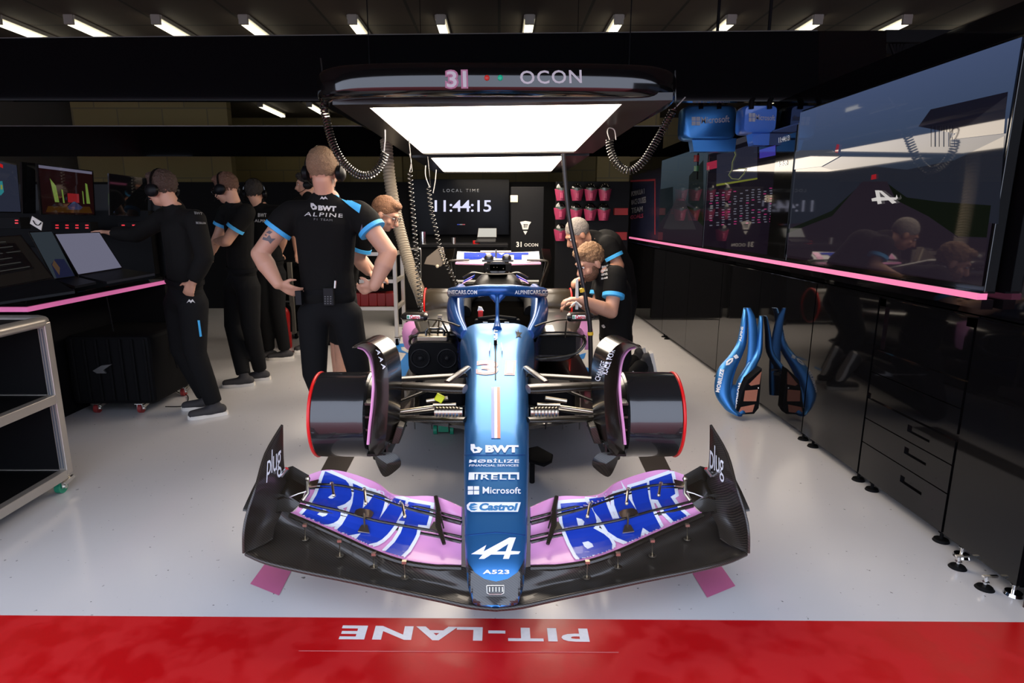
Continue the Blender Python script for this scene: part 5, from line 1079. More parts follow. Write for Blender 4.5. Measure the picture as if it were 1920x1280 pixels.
for r in range(4):
    for c in range(3): p = P(609.5+c*5.2, 556+r*4.3, Y=3.774); b.ell(p, (.0055, .002, .004), n=6)
b.build('keypad', mat('key_grey', (.10, .10, .10), .5), rad); b = MB(); b.tube([P(628, 540, Y=3.79), P(629, 526, Y=3.79)], .007, 8); b.build('connector', SILV, rad)
b = MB(); b.tube(smooth_path([P(628, 526, Y=3.79), P(629, 514, Y=3.78), P(622, 504, Y=3.79)], 4), .003, 6); b.build('cable', BLK3, rad)
rad2 = boxpx(554, 545, 564, 572, 3.82, 3.87, mat('radio_case'), 'radio_handset'); tag(rad2, 'second dark radio pouch at the left hip of the man seen from behind', 'radio')

# B: man pointing at the screens
J = JJ(head=(303, 355, 4.4), neck=(328, 392, 4.42), chest=(338, 432, 4.42), waist=(343, 490, 4.42), pelvis=(348, 545, 4.45), sha=(308, 408, 4.58), shb=(366, 412, 4.26), ela=(255, 440, 4.75), elb=(384, 482, 4.25), wra=(212, 437, 4.8), wrb=(362, 528, 4.25),
       haa=(-1, .05, .12), hab=(-.5, .1, -.8), pna=(0, -.2, -1), pnb=(-.2, 1, 0), curla=.25, curlb=.9, hipa=(335, 570, 4.55), hipb=(362, 570, 4.36), kna=(340, 655, 4.58), knb=(366, 660, 4.38), ana=(0, 0, 0), anb=(0, 0, 0), toea=(-1, -.25, 0), toeb=(-.85, -.5, 0))
J['ana'] = flo(372, 4.6); J['anb'] = flo(386, 4.42)
rb, sb, tb, bb2 = person('man in black jacket and headset pointing at the monitors on the left', J, (-1, .30, -.12), hairm('dark_brown_hair', (.05, .025, .015)), 'long', headset=True, vox=.009)
fs = on_bvh(obvh(sb), .004)
for t, q in (('BWT', [(364, 397), (379, 399), (379, 403), (365, 402)]), ('MOBILIZE', [(367, 415), (385, 417), (385, 420), (368, 420)])): decal('jacket_print', [text_flat(t, .03)], quad(q, fs), mat('print_grey'), sb, (.2, .5))
ft = on_bvh(obvh(tb), .004)
decal('zip_line', [poly_flat([[(370, 600), (374, 600), (378, 630), (374, 631)]])], ft, CUFF, tb, (2, 5)); decal('emblem', [poly_flat([[(350, 568), (355, 561), (358, 564), (361, 561), (366, 568), (361, 565), (358, 568), (355, 565)]])], ft, TEE, tb, (3, 3))
# C: man with headset and glasses
J = JJ(head=(424, 354, 5.3), neck=(440, 387, 5.32), chest=(448, 420, 5.32), waist=(450, 475, 5.32), pelvis=(455, 520, 5.34), sha=(425, 398, 5.5), shb=(462, 398, 5.14), ela=(410, 440, 5.5), elb=(425, 452, 5.1), wra=(400, 470, 5.55), wrb=(408, 452, 5.35),
       haa=(-.5, .3, -.5), hab=(-.4, .8, .1), curla=.7, curlb=.8, hipa=(442, 540, 5.42), hipb=(465, 540, 5.24), kna=(438, 610, 5.38), knb=(470, 612, 5.25), ana=(0, 0, 0), anb=(0, 0, 0), toea=(-1, -.3, 0), toeb=(-.9, -.2, 0))
J['ana'] = flo(448, 5.25); J['anb'] = flo(480, 5.45)
rc, scx, tc_, _ = person('man in black shirt with headset and glasses, standing second from the left', J, (-1, .25, -.3), hairm('brown_hair', (.12, .055, .03)), headset=True, glasses=True)
# D
J = JJ(head=(477, 362, 6.2), neck=(488, 388, 6.2), chest=(495, 415, 6.2), waist=(500, 462, 6.2), pelvis=(505, 500, 6.2), sha=(468, 396, 6.25), shb=(522, 398, 6.15), ela=(462, 440, 6.2), elb=(532, 440, 6.1), wra=(468, 478, 6.3), wrb=(524, 475, 6.3),
       haa=(.2, .6, -.5), hab=(-.4, .6, -.5), hipa=(495, 515, 6.2), hipb=(517, 515, 6.2), kna=(496, 580, 6.2), knb=(520, 582, 6.2), ana=(0, 0, 0), anb=(0, 0, 0), toea=(-.8, -.5, 0), toeb=(-.9, -.3, 0))
J['ana'] = flo(500, 6.3); J['anb'] = flo(530, 6.3)
rd_, sd_, td_, _ = person('man in black shirt with printed back standing third from the left', J, (-.3, 1, -.05), hairm('black_hair', (.02, .014, .01)), headset=True, vox=.011)
fd = on_bvh(obvh(sd_), .004)
for t, q in (('BWT', [(484, 400), (500, 400), (500, 407), (484, 407)]), ('ALPINE', [(478, 411), (505, 412), (505, 417), (478, 416)])): decal('shirt_print', [text_flat(t, .03, 1.1)], quad(q, fd), TEE, sd_, (.2, .5))
# E mostly hidden
J = JJ(head=(574, 346, 6.7), neck=(580, 372, 6.7), chest=(585, 400, 6.7), waist=(588, 445, 6.7), pelvis=(590, 485, 6.7), sha=(560, 382, 6.7), shb=(608, 382, 6.7), ela=(552, 425, 6.6), elb=(615, 425, 6.6), wra=(556, 470, 6.5), wrb=(610, 470, 6.5),
       haa=(.3, -.5, -.6), hab=(-.3, -.5, -.6), hipa=(580, 500, 6.7), hipb=(600, 500, 6.7), kna=(578, 560, 6.7), knb=(602, 560, 6.7), ana=(0, 0, 0), anb=(0, 0, 0), toea=(-.5, -.8, 0), toeb=(.2, -.9, 0))
J['ana'] = flo(574, 6.75); J['anb'] = flo(604, 6.75)
person('person in black standing directly behind the man with hands on hips', J, (-.7, -.3, -.1), hairm('black_hair', (.02, .014, .01)), headset=True, vox=.012)
# F glasses, bending
J = JJ(head=(722, 402, 4.55), neck=(690, 418, 4.6), chest=(668, 440, 4.65), waist=(650, 492, 4.75), pelvis=(640, 545, 4.85), sha=(672, 432, 4.85), shb=(684, 440, 4.42), ela=(672, 480, 4.95), elb=(672, 487, 4.45), wra=(700, 508, 4.9), wrb=(690, 510, 4.5),
       haa=(.8, 0, -.4), hab=(.8, 0, -.5), curla=.6, curlb=.5, hipa=(632, 565, 4.95), hipb=(645, 568, 4.72), kna=(632, 640, 4.95), knb=(640, 648, 4.75), ana=(0, 0, 0), anb=(0, 0, 0), toea=(1, .1, 0), toeb=(1, 0, 0))
J['ana'] = flo(628, 4.95); J['anb'] = flo(637, 4.8)
person('man with glasses and ear plug leaning forward behind the man with hands on hips', J, (.9, -.12, -.48), hairm('light_brown_hair', (.20, .09, .04)), glasses=True, shorts=True, vox=.008, hn=.4)
# G grey haired, bending over the car
J = JJ(head=(1083, 440, 5.0), neck=(1114, 447, 5.05), chest=(1138, 462, 5.08), waist=(1160, 500, 5.15), pelvis=(1168, 545, 5.25), sha=(1128, 452, 5.25), shb=(1140, 458, 4.88), ela=(1110, 500, 5.3), elb=(1160, 498, 4.85), wra=(1096, 520, 5.0), wrb=(1122, 520, 4.78),
       haa=(-.7, -.3, -.2), hab=(-.95, -.1, .05), curla=.8, curlb=.8, hipa=(1160, 565, 5.35), hipb=(1172, 568, 5.15), kna=(1150, 620, 5.2), knb=(1165, 622, 5.05), ana=(0, 0, 0), anb=(0, 0, 0), toea=(-1, .1, 0), toeb=(-1, -.1, 0))
J['ana'] = flo(1160, 5.35); J['anb'] = flo(1172, 5.15)
rg_, sg, tg_, _ = person('grey haired man in black shirt bending forward beside the rear of the car', J, (-.85, -.25, -.60), hairm('grey_hair', (.24, .21, .18)), vox=.009, skin=SKIN2, bald=1, hn=.35, tk=1.15)
fg = on_bvh(obvh(sg), .004)
# H bearded, kneeling
J = JJ(head=(1106, 492, 4.4), neck=(1129, 508, 4.42), chest=(1148, 545, 4.45), waist=(1154, 604, 4.5), pelvis=(1155, 650, 4.52), sha=(1134, 514, 4.6), shb=(1155, 516, 4.3), ela=(1118, 580, 4.55), elb=(1146, 585, 4.2), wra=(1085, 566, 4.4), wrb=(1092, 562, 4.12),
       haa=(-.95, -.1, -.1), hab=(-.9, .05, .05), curla=.7, curlb=.7, hipa=(1146, 668, 4.62), hipb=(1158, 670, 4.42), kna=(0, 0, 0), knb=(0, 0, 0), ana=(0, 0, 0), anb=(0, 0, 0), toea=(.25, .2, -1), toeb=(.3, .2, -1))
J['kna'] = flo(1128, 4.5, .08); J['knb'] = flo(1146, 4.32, .08); J['ana'] = P(1192, 672, Y=5.0); J['anb'] = P(1206, 682, Y=4.75); J['shoeupa'] = V((-.9, -.3, 0)); J['shoeupb'] = V((-.9, -.1, 0))
rh, shh, th_, _ = person('young bearded man in black team shirt kneeling at the side of the car', J, (-.82, -.42, -.48), hairm('curly_light_brown_hair', (.24, .13, .06)), beard=hairm('brown_beard', (.13, .06, .03)), vox=.007, boots=True, hr=1.06, tk=1.12, ak=1.05)
fh = on_bvh(obvh(shh), .004)
for i, t in enumerate(('BWT', 'MOBILIZE', 'CASTROL', 'Microsoft')): decal('sleeve_print', [text_flat(t, .04)], quad([(1128, 499+i*7), (1140, 497+i*7), (1140, 501+i*7), (1128, 503+i*7)], fh), TEE, shh, (.2, .5))
decal('shirt_print', [poly_flat([[(1129, 609), (1133, 608), (1136, 613), (1133, 615), (1129, 612)]])], fh, TEE, shh)
fth = on_bvh(obvh(th_), .006)
decal('emblem', [poly_flat([[(1168, 701), (1181, 702), (1187, 696), (1191, 702), (1200, 701), (1203, 703), (1195, 705), (1186, 706), (1182, 706), (1187, 703), (1180, 704)]])], fth, WHL, th_, (3, 3))
# hand-held heat sleeve / white tool
b = MB(); b.prism([P(1080, 525, Y=4.1), P(1084, 521, Y=4.1), P(1085, 560, Y=4.1), P(1084, 580, Y=4.1), P(1079, 580, Y=4.1)], (0, .02, 0)); b.tube([P(1071, 573, Y=4.08), P(1080, 566, Y=4.08), P(1090, 575, Y=4.08)], .008, 8); tag(b.build('white_cable_sleeve', mat('white_plastic', (.65, .62, .58), .5)), 'white strap and clip held by the kneeling man above the mirror', 'strap')
# ================================================================ left side: trolley, desk, screens
def caster(t, x, y, r, mw, name='caster'):
    b = MB(); b.cyl((x-.014, y, r), (x+.014, y, r), r, n=24, mi=0); b.build(name, mw, t)
    b = MB(); b.bb((x-.022, y-.02, r*.9), (x-.017, y+.02, r*2.2)); b.bb((x+.017, y-.02, r*.9), (x+.022, y+.02, r*2.2)); b.bb((x-.03, y-.035, r*2.15), (x+.03, y+.035, r*2.3)); b.cyl((x-.03, y, r), (x+.03, y, r), r*.3, n=12); b.prism([(x+.024, y-.02, r*1.9), (x+.024, y+.06, r*2.2), (x+.024, y+.07, r*1.7), (x+.024, y+.0, r*1.3)], (.012, 0, 0)); b.build('caster_fork', SILV, t)
tr_ = thing('trolley', (-2.85, 2.75, 0), 'aluminium framed trolley with black shelves at the left edge of the floor', 'trolley')
x1, x0, y0, y1 = -2.40, -3.35, 2.1, 3.14
for x in (x0, x1):
    for y in (y0, y1):
        b = MB(); b.bb((x-.022, y-.022, .10), (x+.022, y+.022, .95)); b.build('post', ALU, tr_, 0, .004)
        b = MB(); [b.bb((x-.025+.014*k, y-.026, .14), (x-.021+.014*k, y-.022, .92)) for k in (1, 2)]; b.build('post_groove', mat('groove_grey', (.12, .14, .17), .4, .5), tr_, 0)
for z, h in ((.105, .05), (.535, .05)):
    b = MB()
    for x in (x0, x1): b.bb((x-.022, y0, z-h/2), (x+.022, y1-.022, z+h/2))
    for y in (y0, y1): b.bb((x0, y-.022, z-h/2), (x1, y+.022, z+h/2))
    b.build('rail', ALU, tr_, 0, .003)
    b = MB(); b.bb((x0+.02, y0+.02, z), (x1-.02, y1-.02, z+.02)); b.build('shelf', BLK2, tr_, 0)
b = MB(); b.tube([(x1, y0-.1, .955), (x1, y1-.03, .955), (x1-.015, y1+.01, .955), (x1-.05, y1+.03, .955), (x0, y1+.03, .955)], .032, 14, flat=.9); b.build('top_rail', ALU, tr_, 60)
b = MB(); b.bb((x0, y0, .935), (x1-.02, y1, .965)); b.build('worktop', BLK2, tr_, 0)
b = MB(); b.bb((x0, y1-.012, .56), (x1-.02, y1-.006, .93)); b.bb((x0, y1-.012, .13), (x1-.02, y1-.006, .51)); b.bb((x0+.4, y0, .13), (x0+.42, y1, .93)); b.build('back_panel', BLK3, tr_, 0)
b = MB(); b.bb((-2.62, 2.75, .967), (-2.50, 2.95, 1.0)); tag(b.build('black_box', BLK2, bev=.006), 'small black box lying on the top of the aluminium trolley', 'box')
for x in (x0+.03, x1-.02):
    for y in (y0+.05, y1-.03): caster(tr_, x, y, .036, GREEN)
# desk
dk = thing('desk', (-3.4, 4.3, 0), 'black workstation desk with a glowing pink edge on the left', 'desk')
DX = -2.80; dz = P(300, 527, x=DX).z; dn = P(50, 573, x=DX).y; df = 5.15
b = MB(); b.prism([(DX, dn, dz), (DX, df, dz), (-5, df, dz), (-5, dn, dz)], (0, 0, .035)); b.build('desktop', BLK, dk, 0, .004)
b = MB(); b.bb((DX, dn, dz-.028), (DX+.012, df, dz)); b.build('pink_edge_light', mat('pink_led_dim', (.3, .08, .2), .4, emit=(.45, .10, .24), es=1), dk, 0)
b = MB(); b.bb((-5, dn-.012, dz-.028), (DX+.01, dn, dz)); b.build('pink_edge_light', mat('pink_led_dim'), dk, 0)
b = MB(); b.bb((-4.4, dn+.2, 0), (-3.3, df, dz)); b.bb((DX-.5, df-.06, 0), (DX-.02, df, dz)); b.build('pedestal', BLK3, dk, 0)
b = MB(); b.bb((-5, 5.3, 0), (-2.9, 5.38, P(150, 318, Y=5.3).z-.12)); struct(b.build('wall_left_panelling', BLK2, sm=0))
def tilt_screen(name, q, Ys, label, image, cat='monitor', th=.02, base=None, shapes=()):
    pts = [P(x, y, Y=Yq) for (x, y), Yq in zip(q, Ys)]; n = (pts[1]-pts[0]).cross(pts[3]-pts[0]).normalized()
    if n.y > 0: n = -n
    t = thing(name, tuple(lerp(pts[2], pts[3], .5)), label, cat)
    c = sum(pts, V((0, 0, 0)))/4; big_ = [c+(p-c)*1.05 for p in pts]; b = MB(); b.prism([p-n*.002 for p in big_], -n*th); b.build('casing', BLKS, t, 0)
    b = MB(); b.add(pts, [(3, 2, 1, 0)]); d = b.build('display', image, t, 0)
    for i, (nm, uv, m_) in enumerate(shapes):
        vs, fs = poly_flat([uv]); decal(nm, [(vs, fs)], lambda u, v: lerp(lerp(pts[0], pts[1], u), lerp(pts[3], pts[2], u), v)+n*.001*(i+1), m_, t)
    if base:
        b = MB(); bp = [p for p in base]; b.prism([P(x, y, Y=Yq) for x, y, Yq in bp], (0, 0, -.015)); k = b.build('keyboard_base', BLK2, t, 0)
    return t
tilt_screen('monitor', [(-30, 296), (31, 310), (39, 397), (-30, 396)], (4.4, 4.6, 4.6, 4.4), 'blue grey lit monitor cut by the left picture edge', lit('blue_grey_image', (.017, .02, .035)), shapes=(('red_mark', [(.45, .03), (.56, .05), (.56, .12), (.45, .10)], lit('red_glow', (.4, .01, .01))), ('plot_spot', [(.40, .4), (.52, .38), (.55, .6), (.45, .68), (.40, .6)], lit('teal_glow', (.02, .16, .18))), ('plot_core', [(.46, .46), (.51, .46), (.51, .55), (.46, .55)], lit('yellow_glow', (.2, .2, .03)))))
tilt_screen('monitor', [(72, 309), (173, 322), (177, 402), (80, 400)], (4.75, 5.1, 5.1, 4.75), 'monitor showing a red hall with green windows and a car', lit('dark_red_image', (.008, .002, .002)), shapes=(('top_bar', [(0, 0), (.99, 0), (.99, .06), (0, .06)], lit('bar_glow', (.10, .095, .14))), ('green_window', [(.18, .25), (.28, .40), (.32, .75), (.24, .75)], lit('green_glow', (.10, .16, .03))), ('green_window', [(.84, .28), (.88, .30), (.92, .75), (.85, .75)], lit('green_glow', (.10, .16, .03))), ('green_window', [(.37, .46), (.40, .48), (.42, .76), (.39, .76)], lit('green_glow', (.1, .16, .03))), ('green_window', [(.77, .46), (.79, .48), (.80, .76), (.78, .76)], lit('green_glow', (.1, .16, .03))),
   ('red_panel', [(.48, .54), (.70, .54), (.70, .74), (.48, .74)], lit('red_image', (.16, .008, .01))), ('floor_glow', [(.1, .84), (.9, .82), (.95, .97), (.05, .97)], lit('amber', (.03, .012, .002))), ('car_shape', [(.46, .84), (.58, .72), (.62, .72), (.76, .84), (.7, .90), (.5, .90)], lit('car_blue', (.02, .02, .05)))))
tilt_screen('monitor', [(206, 327), (276, 336), (276, 404), (208, 402)], (5.0, 5.25, 5.25, 5.0), 'switched off black monitor behind the pointing man', lit('off_screen', (.0008, .0008, .001)))
tilt_screen('monitor', [(42, 306), (66, 308), (67, 398), (44, 398)], (4.9, 5.0, 5.0, 4.9), 'narrow dark monitor between the blue grey one and the red hall one', lit('off_screen', (.001, .001, .001)))
tilt_screen('laptop', [(-40, 447), (38, 442), (98, 520), (-40, 545)], (3.75, 3.85, 3.65, 3.55), 'open laptop with dark text page at the left picture edge', lit('dark_text_page', (.006, .005, .004)), 'laptop', .012, base=[(-40, 547, 3.55), (100, 522, 3.65), (140, 545, 3.5), (-40, 572, 3.42)],
   shapes=[('text_line', [(.3, .1+.12*k), (.3+.3+.1*(k % 3), .1+.12*k), (.3+.3+.1*(k % 3), .12+.12*k), (.3, .12+.12*k)], lit('text_glow', (.03, .03, .028))) for k in range(6)])
tilt_screen('laptop', [(56, 436), (97, 434), (140, 517), (102, 522)], (3.95, 4.05, 3.95, 3.85), 'laptop with a photographic landscape on its tilted screen', lit('teal_landscape', (.022, .03, .038)), 'laptop', .012, base=[(102, 524, 3.85), (142, 518, 3.95), (180, 528, 3.8), (140, 536, 3.7)], shapes=(('landscape', [(.2, .7), (.5, .6), (.9, .62), (1, 1), (.1, 1)], lit('night_blue', (.008, .01, .03))), ('sunset', [(.22, .72), (.42, .62), (.5, .8), (.3, .95)], lit('sand', (.06, .035, .02)))))
tilt_screen('laptop', [(104, 439), (186, 436), (228, 501), (147, 514)], (4.1, 4.25, 4.1, 3.95), 'laptop with a plain pale lilac screen on the left desk', lit('pale_lilac_image', (.13, .13, .185)), 'laptop', .012, base=[(147, 516, 3.95), (229, 503, 4.1), (290, 512, 4.0), (200, 528, 3.85)])
b = MB(); [b.prism([P(5, 553+5*k, Y=3.58), P(52, 552+5*k, Y=3.56), P(140, 541+5*k, Y=3.8), P(100, 536+5*k, Y=3.9)], (0, 0, -.014)) for k in range(2)]; o = tag(b.build('closed_laptop', SILV, sm=0, bev=.003), 'two slim closed laptops stacked at the front corner of the left desk', 'laptop'); o.data.materials[0] = mat('slate_metal', (.03, .03, .035), .25, .6)
b = MB(); c = P(83, 541, Y=3.75); b.cyl(c-V((0, 0, .012)), c+V((0, 0, .012)), .018, n=18); tag(b.build('red_button', mat('red_plastic', (.6, .01, .01), .4)), 'small red round button box standing on the stacked laptops', 'button')
b = MB(); b.prism([P(60, 405, Y=4.3), P(80, 417, Y=4.3), P(77, 432, Y=4.3), P(56, 419, Y=4.3)], (0, .004, 0)); cd = tag(b.build('card', mat('white_card', (.6, .55, .48), .6), sm=0), 'small white card with a dark emblem stuck below the monitors', 'card')
b = MB(); b.tube(smooth_path([P(62, 413, Y=4.295), P(66, 420, Y=4.295), P(72, 422, Y=4.295), P(77, 417, Y=4.295)], 4), .003, 6); b.build('emblem', BLK3, cd)
LED = mat('red_led', (.3, .01, .01), .4, emit=(.8, .01, .02), es=.8)
for xs, y0_, n, lb, Yq in (((-20, 36), 412, 4, 'left', 4.55), ((98, 168), 421, 8, 'middle', 4.9), ((222, 276), 421, 6, 'right', 5.1)):
    pn_ = thing('intercom_panel', tuple(P(xs[0], y0_+16, Y=Yq)), 'black intercom panel with glowing red keys, %s one below the monitors' % lb, 'intercom', 'intercom panels')
    boxpx(xs[0], y0_-5, xs[1], y0_+17, Yq, Yq+.1, BLK3, 'case', pn_)
    for k in range(n):
        x = lerp(xs[0]+6, xs[1]-8, (k//2)/max(1, (n-1)//2)); y = y0_+(k % 2)*5; a = P(x, y+2.2, Y=Yq-.003); c = P(x+5.5, y, Y=Yq-.003); b = MB(); b.bb((a.x, a.y, a.z), (c.x, a.y+.004, c.z)); b.build('red_key', LED, pn_, 0)
b = MB(); b.bb((-5, 5.2, dz+.035), (-2.95, 5.28, P(150, 395, Y=5.2).z)); b.bb((-5, 4.95, dz+.03), (-3.6, 5.0, dz+.28)); b.build('monitor_riser', BLK3, dk, 0)
# flight case
fc = thing('equipment_case', (-2.9, 4.75, 0), 'black wheeled equipment case with handle under the left desk', 'case')
a = P(168, 770, z=.09); c = P(315, 770, Y=4.62)
b = MB(); b.bb((-3.25, 4.42, .09), (-2.62, 5.05, .62)); b.build('body', BLK3, fc, 0, .03)
b = MB(); [b.bb((-3.2+.09*k, 4.405, .12), (-3.18+.09*k, 4.42, .60)) for k in range(7)]; b.build('rib', BLK3, fc, 0, .004)
b = MB(); b.tube([(-2.86, 4.41, .66), (-2.88, 4.41, .95)], .005, 6); b.tube([(-2.878, 4.41, .93), (-2.884, 4.41, .98)], .008, 8); b.build('antenna', BLK3, fc)
b = MB(); b.prism([(-3.05, 4.40, .36), (-2.98, 4.40, .40), (-2.90, 4.40, .41), (-2.97, 4.40, .365), (-2.95, 4.40, .34), (-3.02, 4.40, .34)], (0, .015, 0)); b.build('latch', mat('dim_latch', (.12, .12, .12), .4, .5), fc)
for x, y in ((-3.12, 4.5), (-2.78, 4.5), (-2.68, 4.95), (-3.15, 4.95)): caster(fc, x, y, .035, DRED)
b = MB(); b.tube(smooth_path([P(362, 700, z=.02), P(330, 730, z=.01), P(352, 742, z=.01), P(345, 760, z=.01), P(310, 762, z=.01)], 5), .004, 6); b.tube(smooth_path([P(318, 600, Y=4.75), P(322, 650, Y=4.7), P(333, 690, Y=4.7)], 5), .006, 6)
tag(b.build('floor_cable', BLK3), 'loose black cables on the floor behind the shoes of the pointing man', 'cable')
# ================================================================ back of the garage
cl_ = thing('clock_screen', tuple(P(860, 440, Y=9.8)), 'black wall screen showing the local time in white digits', 'screen')
boxpx(772, 336, 955, 440, 9.8, 9.88, mat('screen_black', (.002, .002, .003), .2, spec=.08), 'casing', cl_)
fn_ = on_plane(Y=9.79); CD = lit('clock_digits_glow', (.72, .72, .95), 1)
decal('clock_digits', [text_flat('11:44:15', .012, .95)], quad([(815, 375), (921, 375), (921, 397), (815, 397)], fn_), CD, cl_)
decal('lettering', [text_flat('LOCAL TIME', 0, 1.5)], quad([(831, 354), (898, 354), (898, 360), (831, 360)], fn_), lit('dim_glow', (.18, .17, .16), 1), cl_)
for k, c in enumerate(((.05, .08, .4), (.3, .3, .3), (.4, .02, .02))): decal('flag_dash', [poly_flat([[(857+5*k, 420), (862+5*k, 420), (862+5*k, 421.5), (857+5*k, 421.5)]])], fn_, lit('dash_%d' % k, c), cl_)
ocp = thing('name_panel', tuple(P(988, 468, Y=8.9)), 'black driver panel with number 31 and white name at the back', 'panel')
boxpx(957, 350, 1020, 599, 8.9, 8.98, BLK2, 'board', ocp)
fo2 = on_plane(Y=8.89)
decal('lettering', [text_flat('31', .03)], quad([(968, 453), (978, 453), (978, 463), (968, 463)], fo2), mat('panel_white', (.5, .48, .45), .5, emit=(.3, .28, .25), es=.5), ocp)
decal('lettering', [text_flat('OCON', .02, 1.1)], quad([(983, 456), (1009, 456), (1009, 462), (983, 462)], fo2), mat('panel_white'), ocp)
decal('emblem', [poly_flat([[(975, 416), (985, 414), (996, 416), (992, 422), (990, 430), (980, 430), (978, 422)], [(981, 420), (990, 420), (989, 427), (982, 427)]]), poly_flat([[(981, 433), (989, 433), (985, 440)]])]+[poly_flat([[(981+k*3, 421), (982.5+k*3, 421), (982.5+k*3, 427), (981+k*3, 427)]]) for k in range(3)], fo2, [mat('panel_white')]*5, ocp)
boxpx(957, 366, 971, 379, 8.6, 8.62, mat('cream_label', (.55, .48, .36), .6), 'label_plate', ocp)
bn = thing('workbench', (.0, 8.6, 0), 'black workbench across the back behind the rear wing', 'workbench')
zt_ = P(900, 458, Y=8.3).z; b = MB(); b.bb((-1.35, 8.3, zt_-.04), (.12, 8.85, zt_)); b.build('top', BLK2, bn, 0, .004); b = MB(); b.bb((-1.3, 8.35, .08), (.10, 8.8, zt_-.04)); b.build('cabinet_body', BLK3, bn, 0)
for x in (-1.3, -.6, .08): b = MB(); b.bb((x-.02, 8.32, 0), (x+.02, 8.36, zt_-.04)); b.build('leg', BLK3, bn, 0)
tilt_screen('laptop', [(898, 428), (930, 428), (930, 444), (896, 444)], (8.6, 8.6, 8.5, 8.5), 'laptop with pale grey screen on the rear workbench', lit('pale_grey_image', (.16, .20, .21)), 'laptop', .01, base=[(896, 446, 8.5), (930, 446, 8.5), (929, 453, 8.35), (890, 453, 8.35)])
for x, y0_, y1_, r_, nm, m_, lb in ((792, 453, 476, .05, 'canister', CHR, 'shiny steel canister left of the rear wing'), (850, 454, 466, .03, 'cup', SILV, 'small metal cup on the rear workbench'), (893, 459, 465, .05, 'red_box', mat('red_plastic'), 'small red object on the rear workbench')):
    a = P(x, y1_, Y=8.35); c = P(x, y0_, Y=8.35); a.z = min(a.z, c.z-.02); b = MB(); b.cyl((a.x, a.y+.08, zt_), (a.x, a.y+.08, zt_+(c.z-a.z)), r_, n=24); tag(b.build(nm, m_), lb, nm.replace('_', ' '))
b = MB(); pts = [P(x, y, Y=6.6) for x, y in ((795, 495), (800, 482), (824, 463), (831, 464), (835, 490), (826, 500), (812, 497))]; b.prism(pts, (0, .05, 0)); pl_ = b.build('folded_plate', mat('taupe_plate', (.16, .13, .10), .5), sm=0, bev=.004); tag(pl_, 'taupe folded metal plate hanging left of the rear wing', 'plate')
b = MB(); b.ell(P(820, 499, Y=6.58), .02); b.tube([P(825, 466, Y=6.59), P(833, 495, Y=6.59)], .008, 6); b.build('knob', mat('cream_label'), pl_)
b = MB(); a = P(778, 465, Y=7.0); b.tube(smooth_path([P(768, 467, Y=7.0), P(784, 466, Y=7.0), P(789, 472, Y=7.0), P(789, 520, Y=7.0), V((P(789, 520, Y=7.0).x, 7.0, 0))], 4), .010, 8); tag(b.build('stand_tube', SILV), 'thin silver tube stand behind the ribbed hose', 'stand')
# rear aluminium rack behind the man with hands on hips
rk = thing('rack_trolley', tuple(flo(690, 7.0, 0)), 'aluminium rack trolley with red items on its lower shelf', 'trolley')
xa, xb = P(610, 500, Y=7.0).x, P(740, 500, Y=7.0).x
for x in (xa, xb):
    for y in (7.0, 7.55): b = MB(); b.bb((x-.022, y-.022, .10), (x+.022, y+.022, P(740, 473, Y=7).z)); b.build('post', ALU, rk, 0, .003); caster(rk, x, y, .04, BLK3)
for zq in (P(740, 578, Y=7).z, P(740, 527, Y=7).z, P(740, 476, Y=7).z):
    b = MB(); b.bb((xa, 6.98, zq-.02), (xb, 7.02, zq+.02)); b.bb((xb-.02, 7, zq-.02), (xb+.02, 7.55, zq+.02)); b.build('rail', ALU, rk, 0); b = MB(); b.bb((xa, 7.02, zq-.01), (xb-.02, 7.55, zq)); b.build('shelf', BLK3, rk, 0)
zq = P(740, 578, Y=7).z
for k in range(7):
    x = lerp(xa+.1, xb-.1, k/6); b = MB(); b.bb((x-.05, 7.15, zq+.001), (x+.05, 7.4, zq+.16)); tag(b.build('red_battery', mat('dim_red_case', (.22, .01, .01), .45), bev=.008), 'small red case on the lower shelf of the aluminium rack trolley', 'case', 'red cases on the rack trolley')
b = MB(); b.bb((xa+.1, 7.1, P(740, 476, Y=7).z+.02), (xb-.1, 7.4, P(740, 476, Y=7).z+.03)); b.build('mat', BLK3, rk, 0)
# extinguisher
ex = thing('fire_extinguisher', tuple(flo(533, 6.85, 0)), 'red fire extinguisher on the floor behind the standing men', 'fire extinguisher')
e_ = flo(533, 6.85, 0); b = MB(); b.tube([e_+V((0, 0, z)) for z in (0, .02, .40, .45, .48)], [.06, .07, .07, .05, .02], 24); b.build('cylinder', mat('extinguisher_red', (.45, .01, .01), .3), ex)
b = MB(); b.cyl(e_+V((0, 0, .48)), e_+V((0, 0, .53)), .02); b.box(e_+V((.02, 0, .54)), (.12, .02, .015)); b.build('valve', SILV, ex); b = MB(); b.tube(smooth_path([e_+V((0, -.02, .52)), e_+V((.09, -.04, .48)), e_+V((.09, -.05, .2))], 5), .01, 8); b.build('hose', BLK3, ex)
# black crate
cr = thing('crate', tuple(P(770, 607, z=0)), 'black storage crate on the floor behind the left mirror', 'crate'); q = P(742, 612, z=0); q2 = P(800, 612, z=0)
b = MB(); b.bb((q.x, q.y, 0), (q2.x, q.y+.3, .22)); b.build('box', BLK3, cr, 0, .02); b = MB(); b.bb((q.x-.01, q.y-.01, .0), (q2.x+.01, q.y+.31, .03)); b.build('base_rim', mat('grey_edge'), cr, 0)
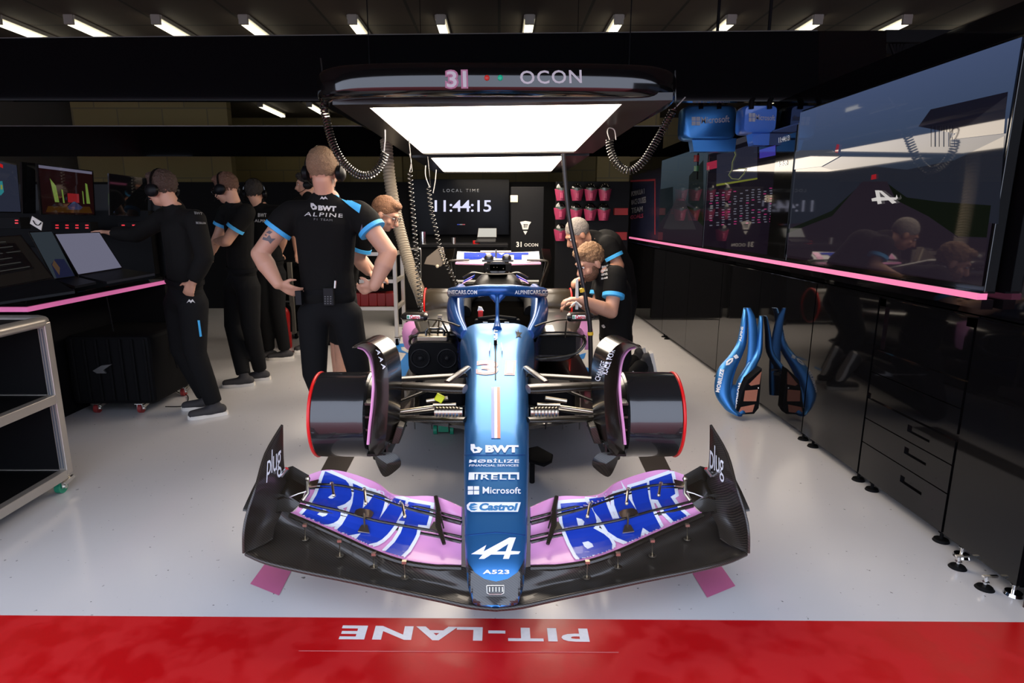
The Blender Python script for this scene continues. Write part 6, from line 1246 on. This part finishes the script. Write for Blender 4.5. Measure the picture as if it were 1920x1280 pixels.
# helmets on the rack board
hb = boxpx(1038, 340, 1182, 596, 8.75, 8.82, BLK2, 'storage_board'); tag(hb, 'black board on the back wall carrying the pink crew helmets', 'board')
HP = mat('dim_pink_gloss', (.24, .025, .07), .35); proto = None
spots = [(1052, 363), (1081, 363), (1107, 363), (1133, 363), (1050, 398), (1079, 400), (1106, 400), (1131, 400), (1050, 438)]
nm = ['first of the upper row', 'second of the upper row', 'third of the upper row', 'last of the upper row', 'first of the second row', 'second of the second row', 'third of the second row', 'last of the second row', 'single one of the lowest row']
for i, ((x, y), lb) in enumerate(zip(spots, nm)):
    p = P(x, y, Y=8.58)
    if proto is None:
        proto = thing('crew_helmet', (0, 0, 0), '', 'helmet'); b = MB(); b.ell((0, 0, .05), (.085, .10, .095), n=20); b.build('shell', BLKS, proto)
        b = MB(); b.sheet([[V((.092*sin(t)*(1-.35*q), -.102*cos(t)*(1-.1*q)-.01, .035-.13*q+(.03*abs(sin(t)) if q == 0 else 0))) for t in [-1.2+.3*k for k in range(9)]] for q in (0, .35, .7, 1)], .008); b.build('face_guard', HP, proto, 60)
        b = MB(); b.sheet([[V((.088*sin(t), -.104*cos(t), z)) for t in [-.9+.225*k for k in range(9)]] for z in (.035, .075)], .004); b.build('visor', mat('visor_glass', (.05, .06, .05), .08), proto)
        b = MB(); b.bb((-.02, -.125, -.07), (.02, -.09, .01)); b.build('chin_vent', mat('bright_pink_gloss', (.32, .035, .09), .35), proto, 0, .008); b = MB(); b.tube([(0, .08, .09), (0, .171, .10)], .012, 8); b.build('peg', BLK3, proto); r = proto
    else:
        r = proto.copy(); COL.objects.link(r)
        for c in proto.children: d = c.copy(); COL.objects.link(d); d.parent = r; d.matrix_parent_inverse = Matrix.Identity(4)
    r.location = p; tag(r, 'pink and black crew helmet on the back board, %s' % lb, 'helmet', 'pink and black crew helmets')
for x0_, x1_, y0_, y1_, lb in ((1127, 1141, 391, 401, 'left'), (1152, 1178, 390, 403, 'right'), (1153, 1176, 435, 450, 'lower')):
    o = boxpx(x0_, y0_, x1_, y1_, 8.66, 8.752, mat('dim_red_plate', (.25, .012, .015), .5), 'red_box'); tag(o, 'dark red box on the back board beside the helmets, %s one' % lb, 'box')
# second rack left
r2 = thing('slim_trolley', tuple(flo(550, 7.3, 0)), 'slim dark trolley with one pale post left of the man with hands on hips', 'trolley')
p = flo(549, 7.3, 0); b = MB(); b.bb((p.x-.025, 7.3, .08), (p.x+.025, 7.34, .95)); b.build('post', mat('dim_post', (.20, .18, .15), .5), r2, 0); b = MB(); b.bb((p.x-.35, 7.35, .1), (p.x+.1, 7.7, .14)); b.bb((p.x-.35, 7.35, .9), (p.x+.1, 7.7, .94)); b.bb((p.x-.3, 7.6, .1), (p.x+.05, 7.65, .9)); b.build('body', BLK3, r2, 0); caster(r2, p.x, 7.4, .04, BLK3)
caster(r2, p.x-.2, 7.6, .04, BLK3)
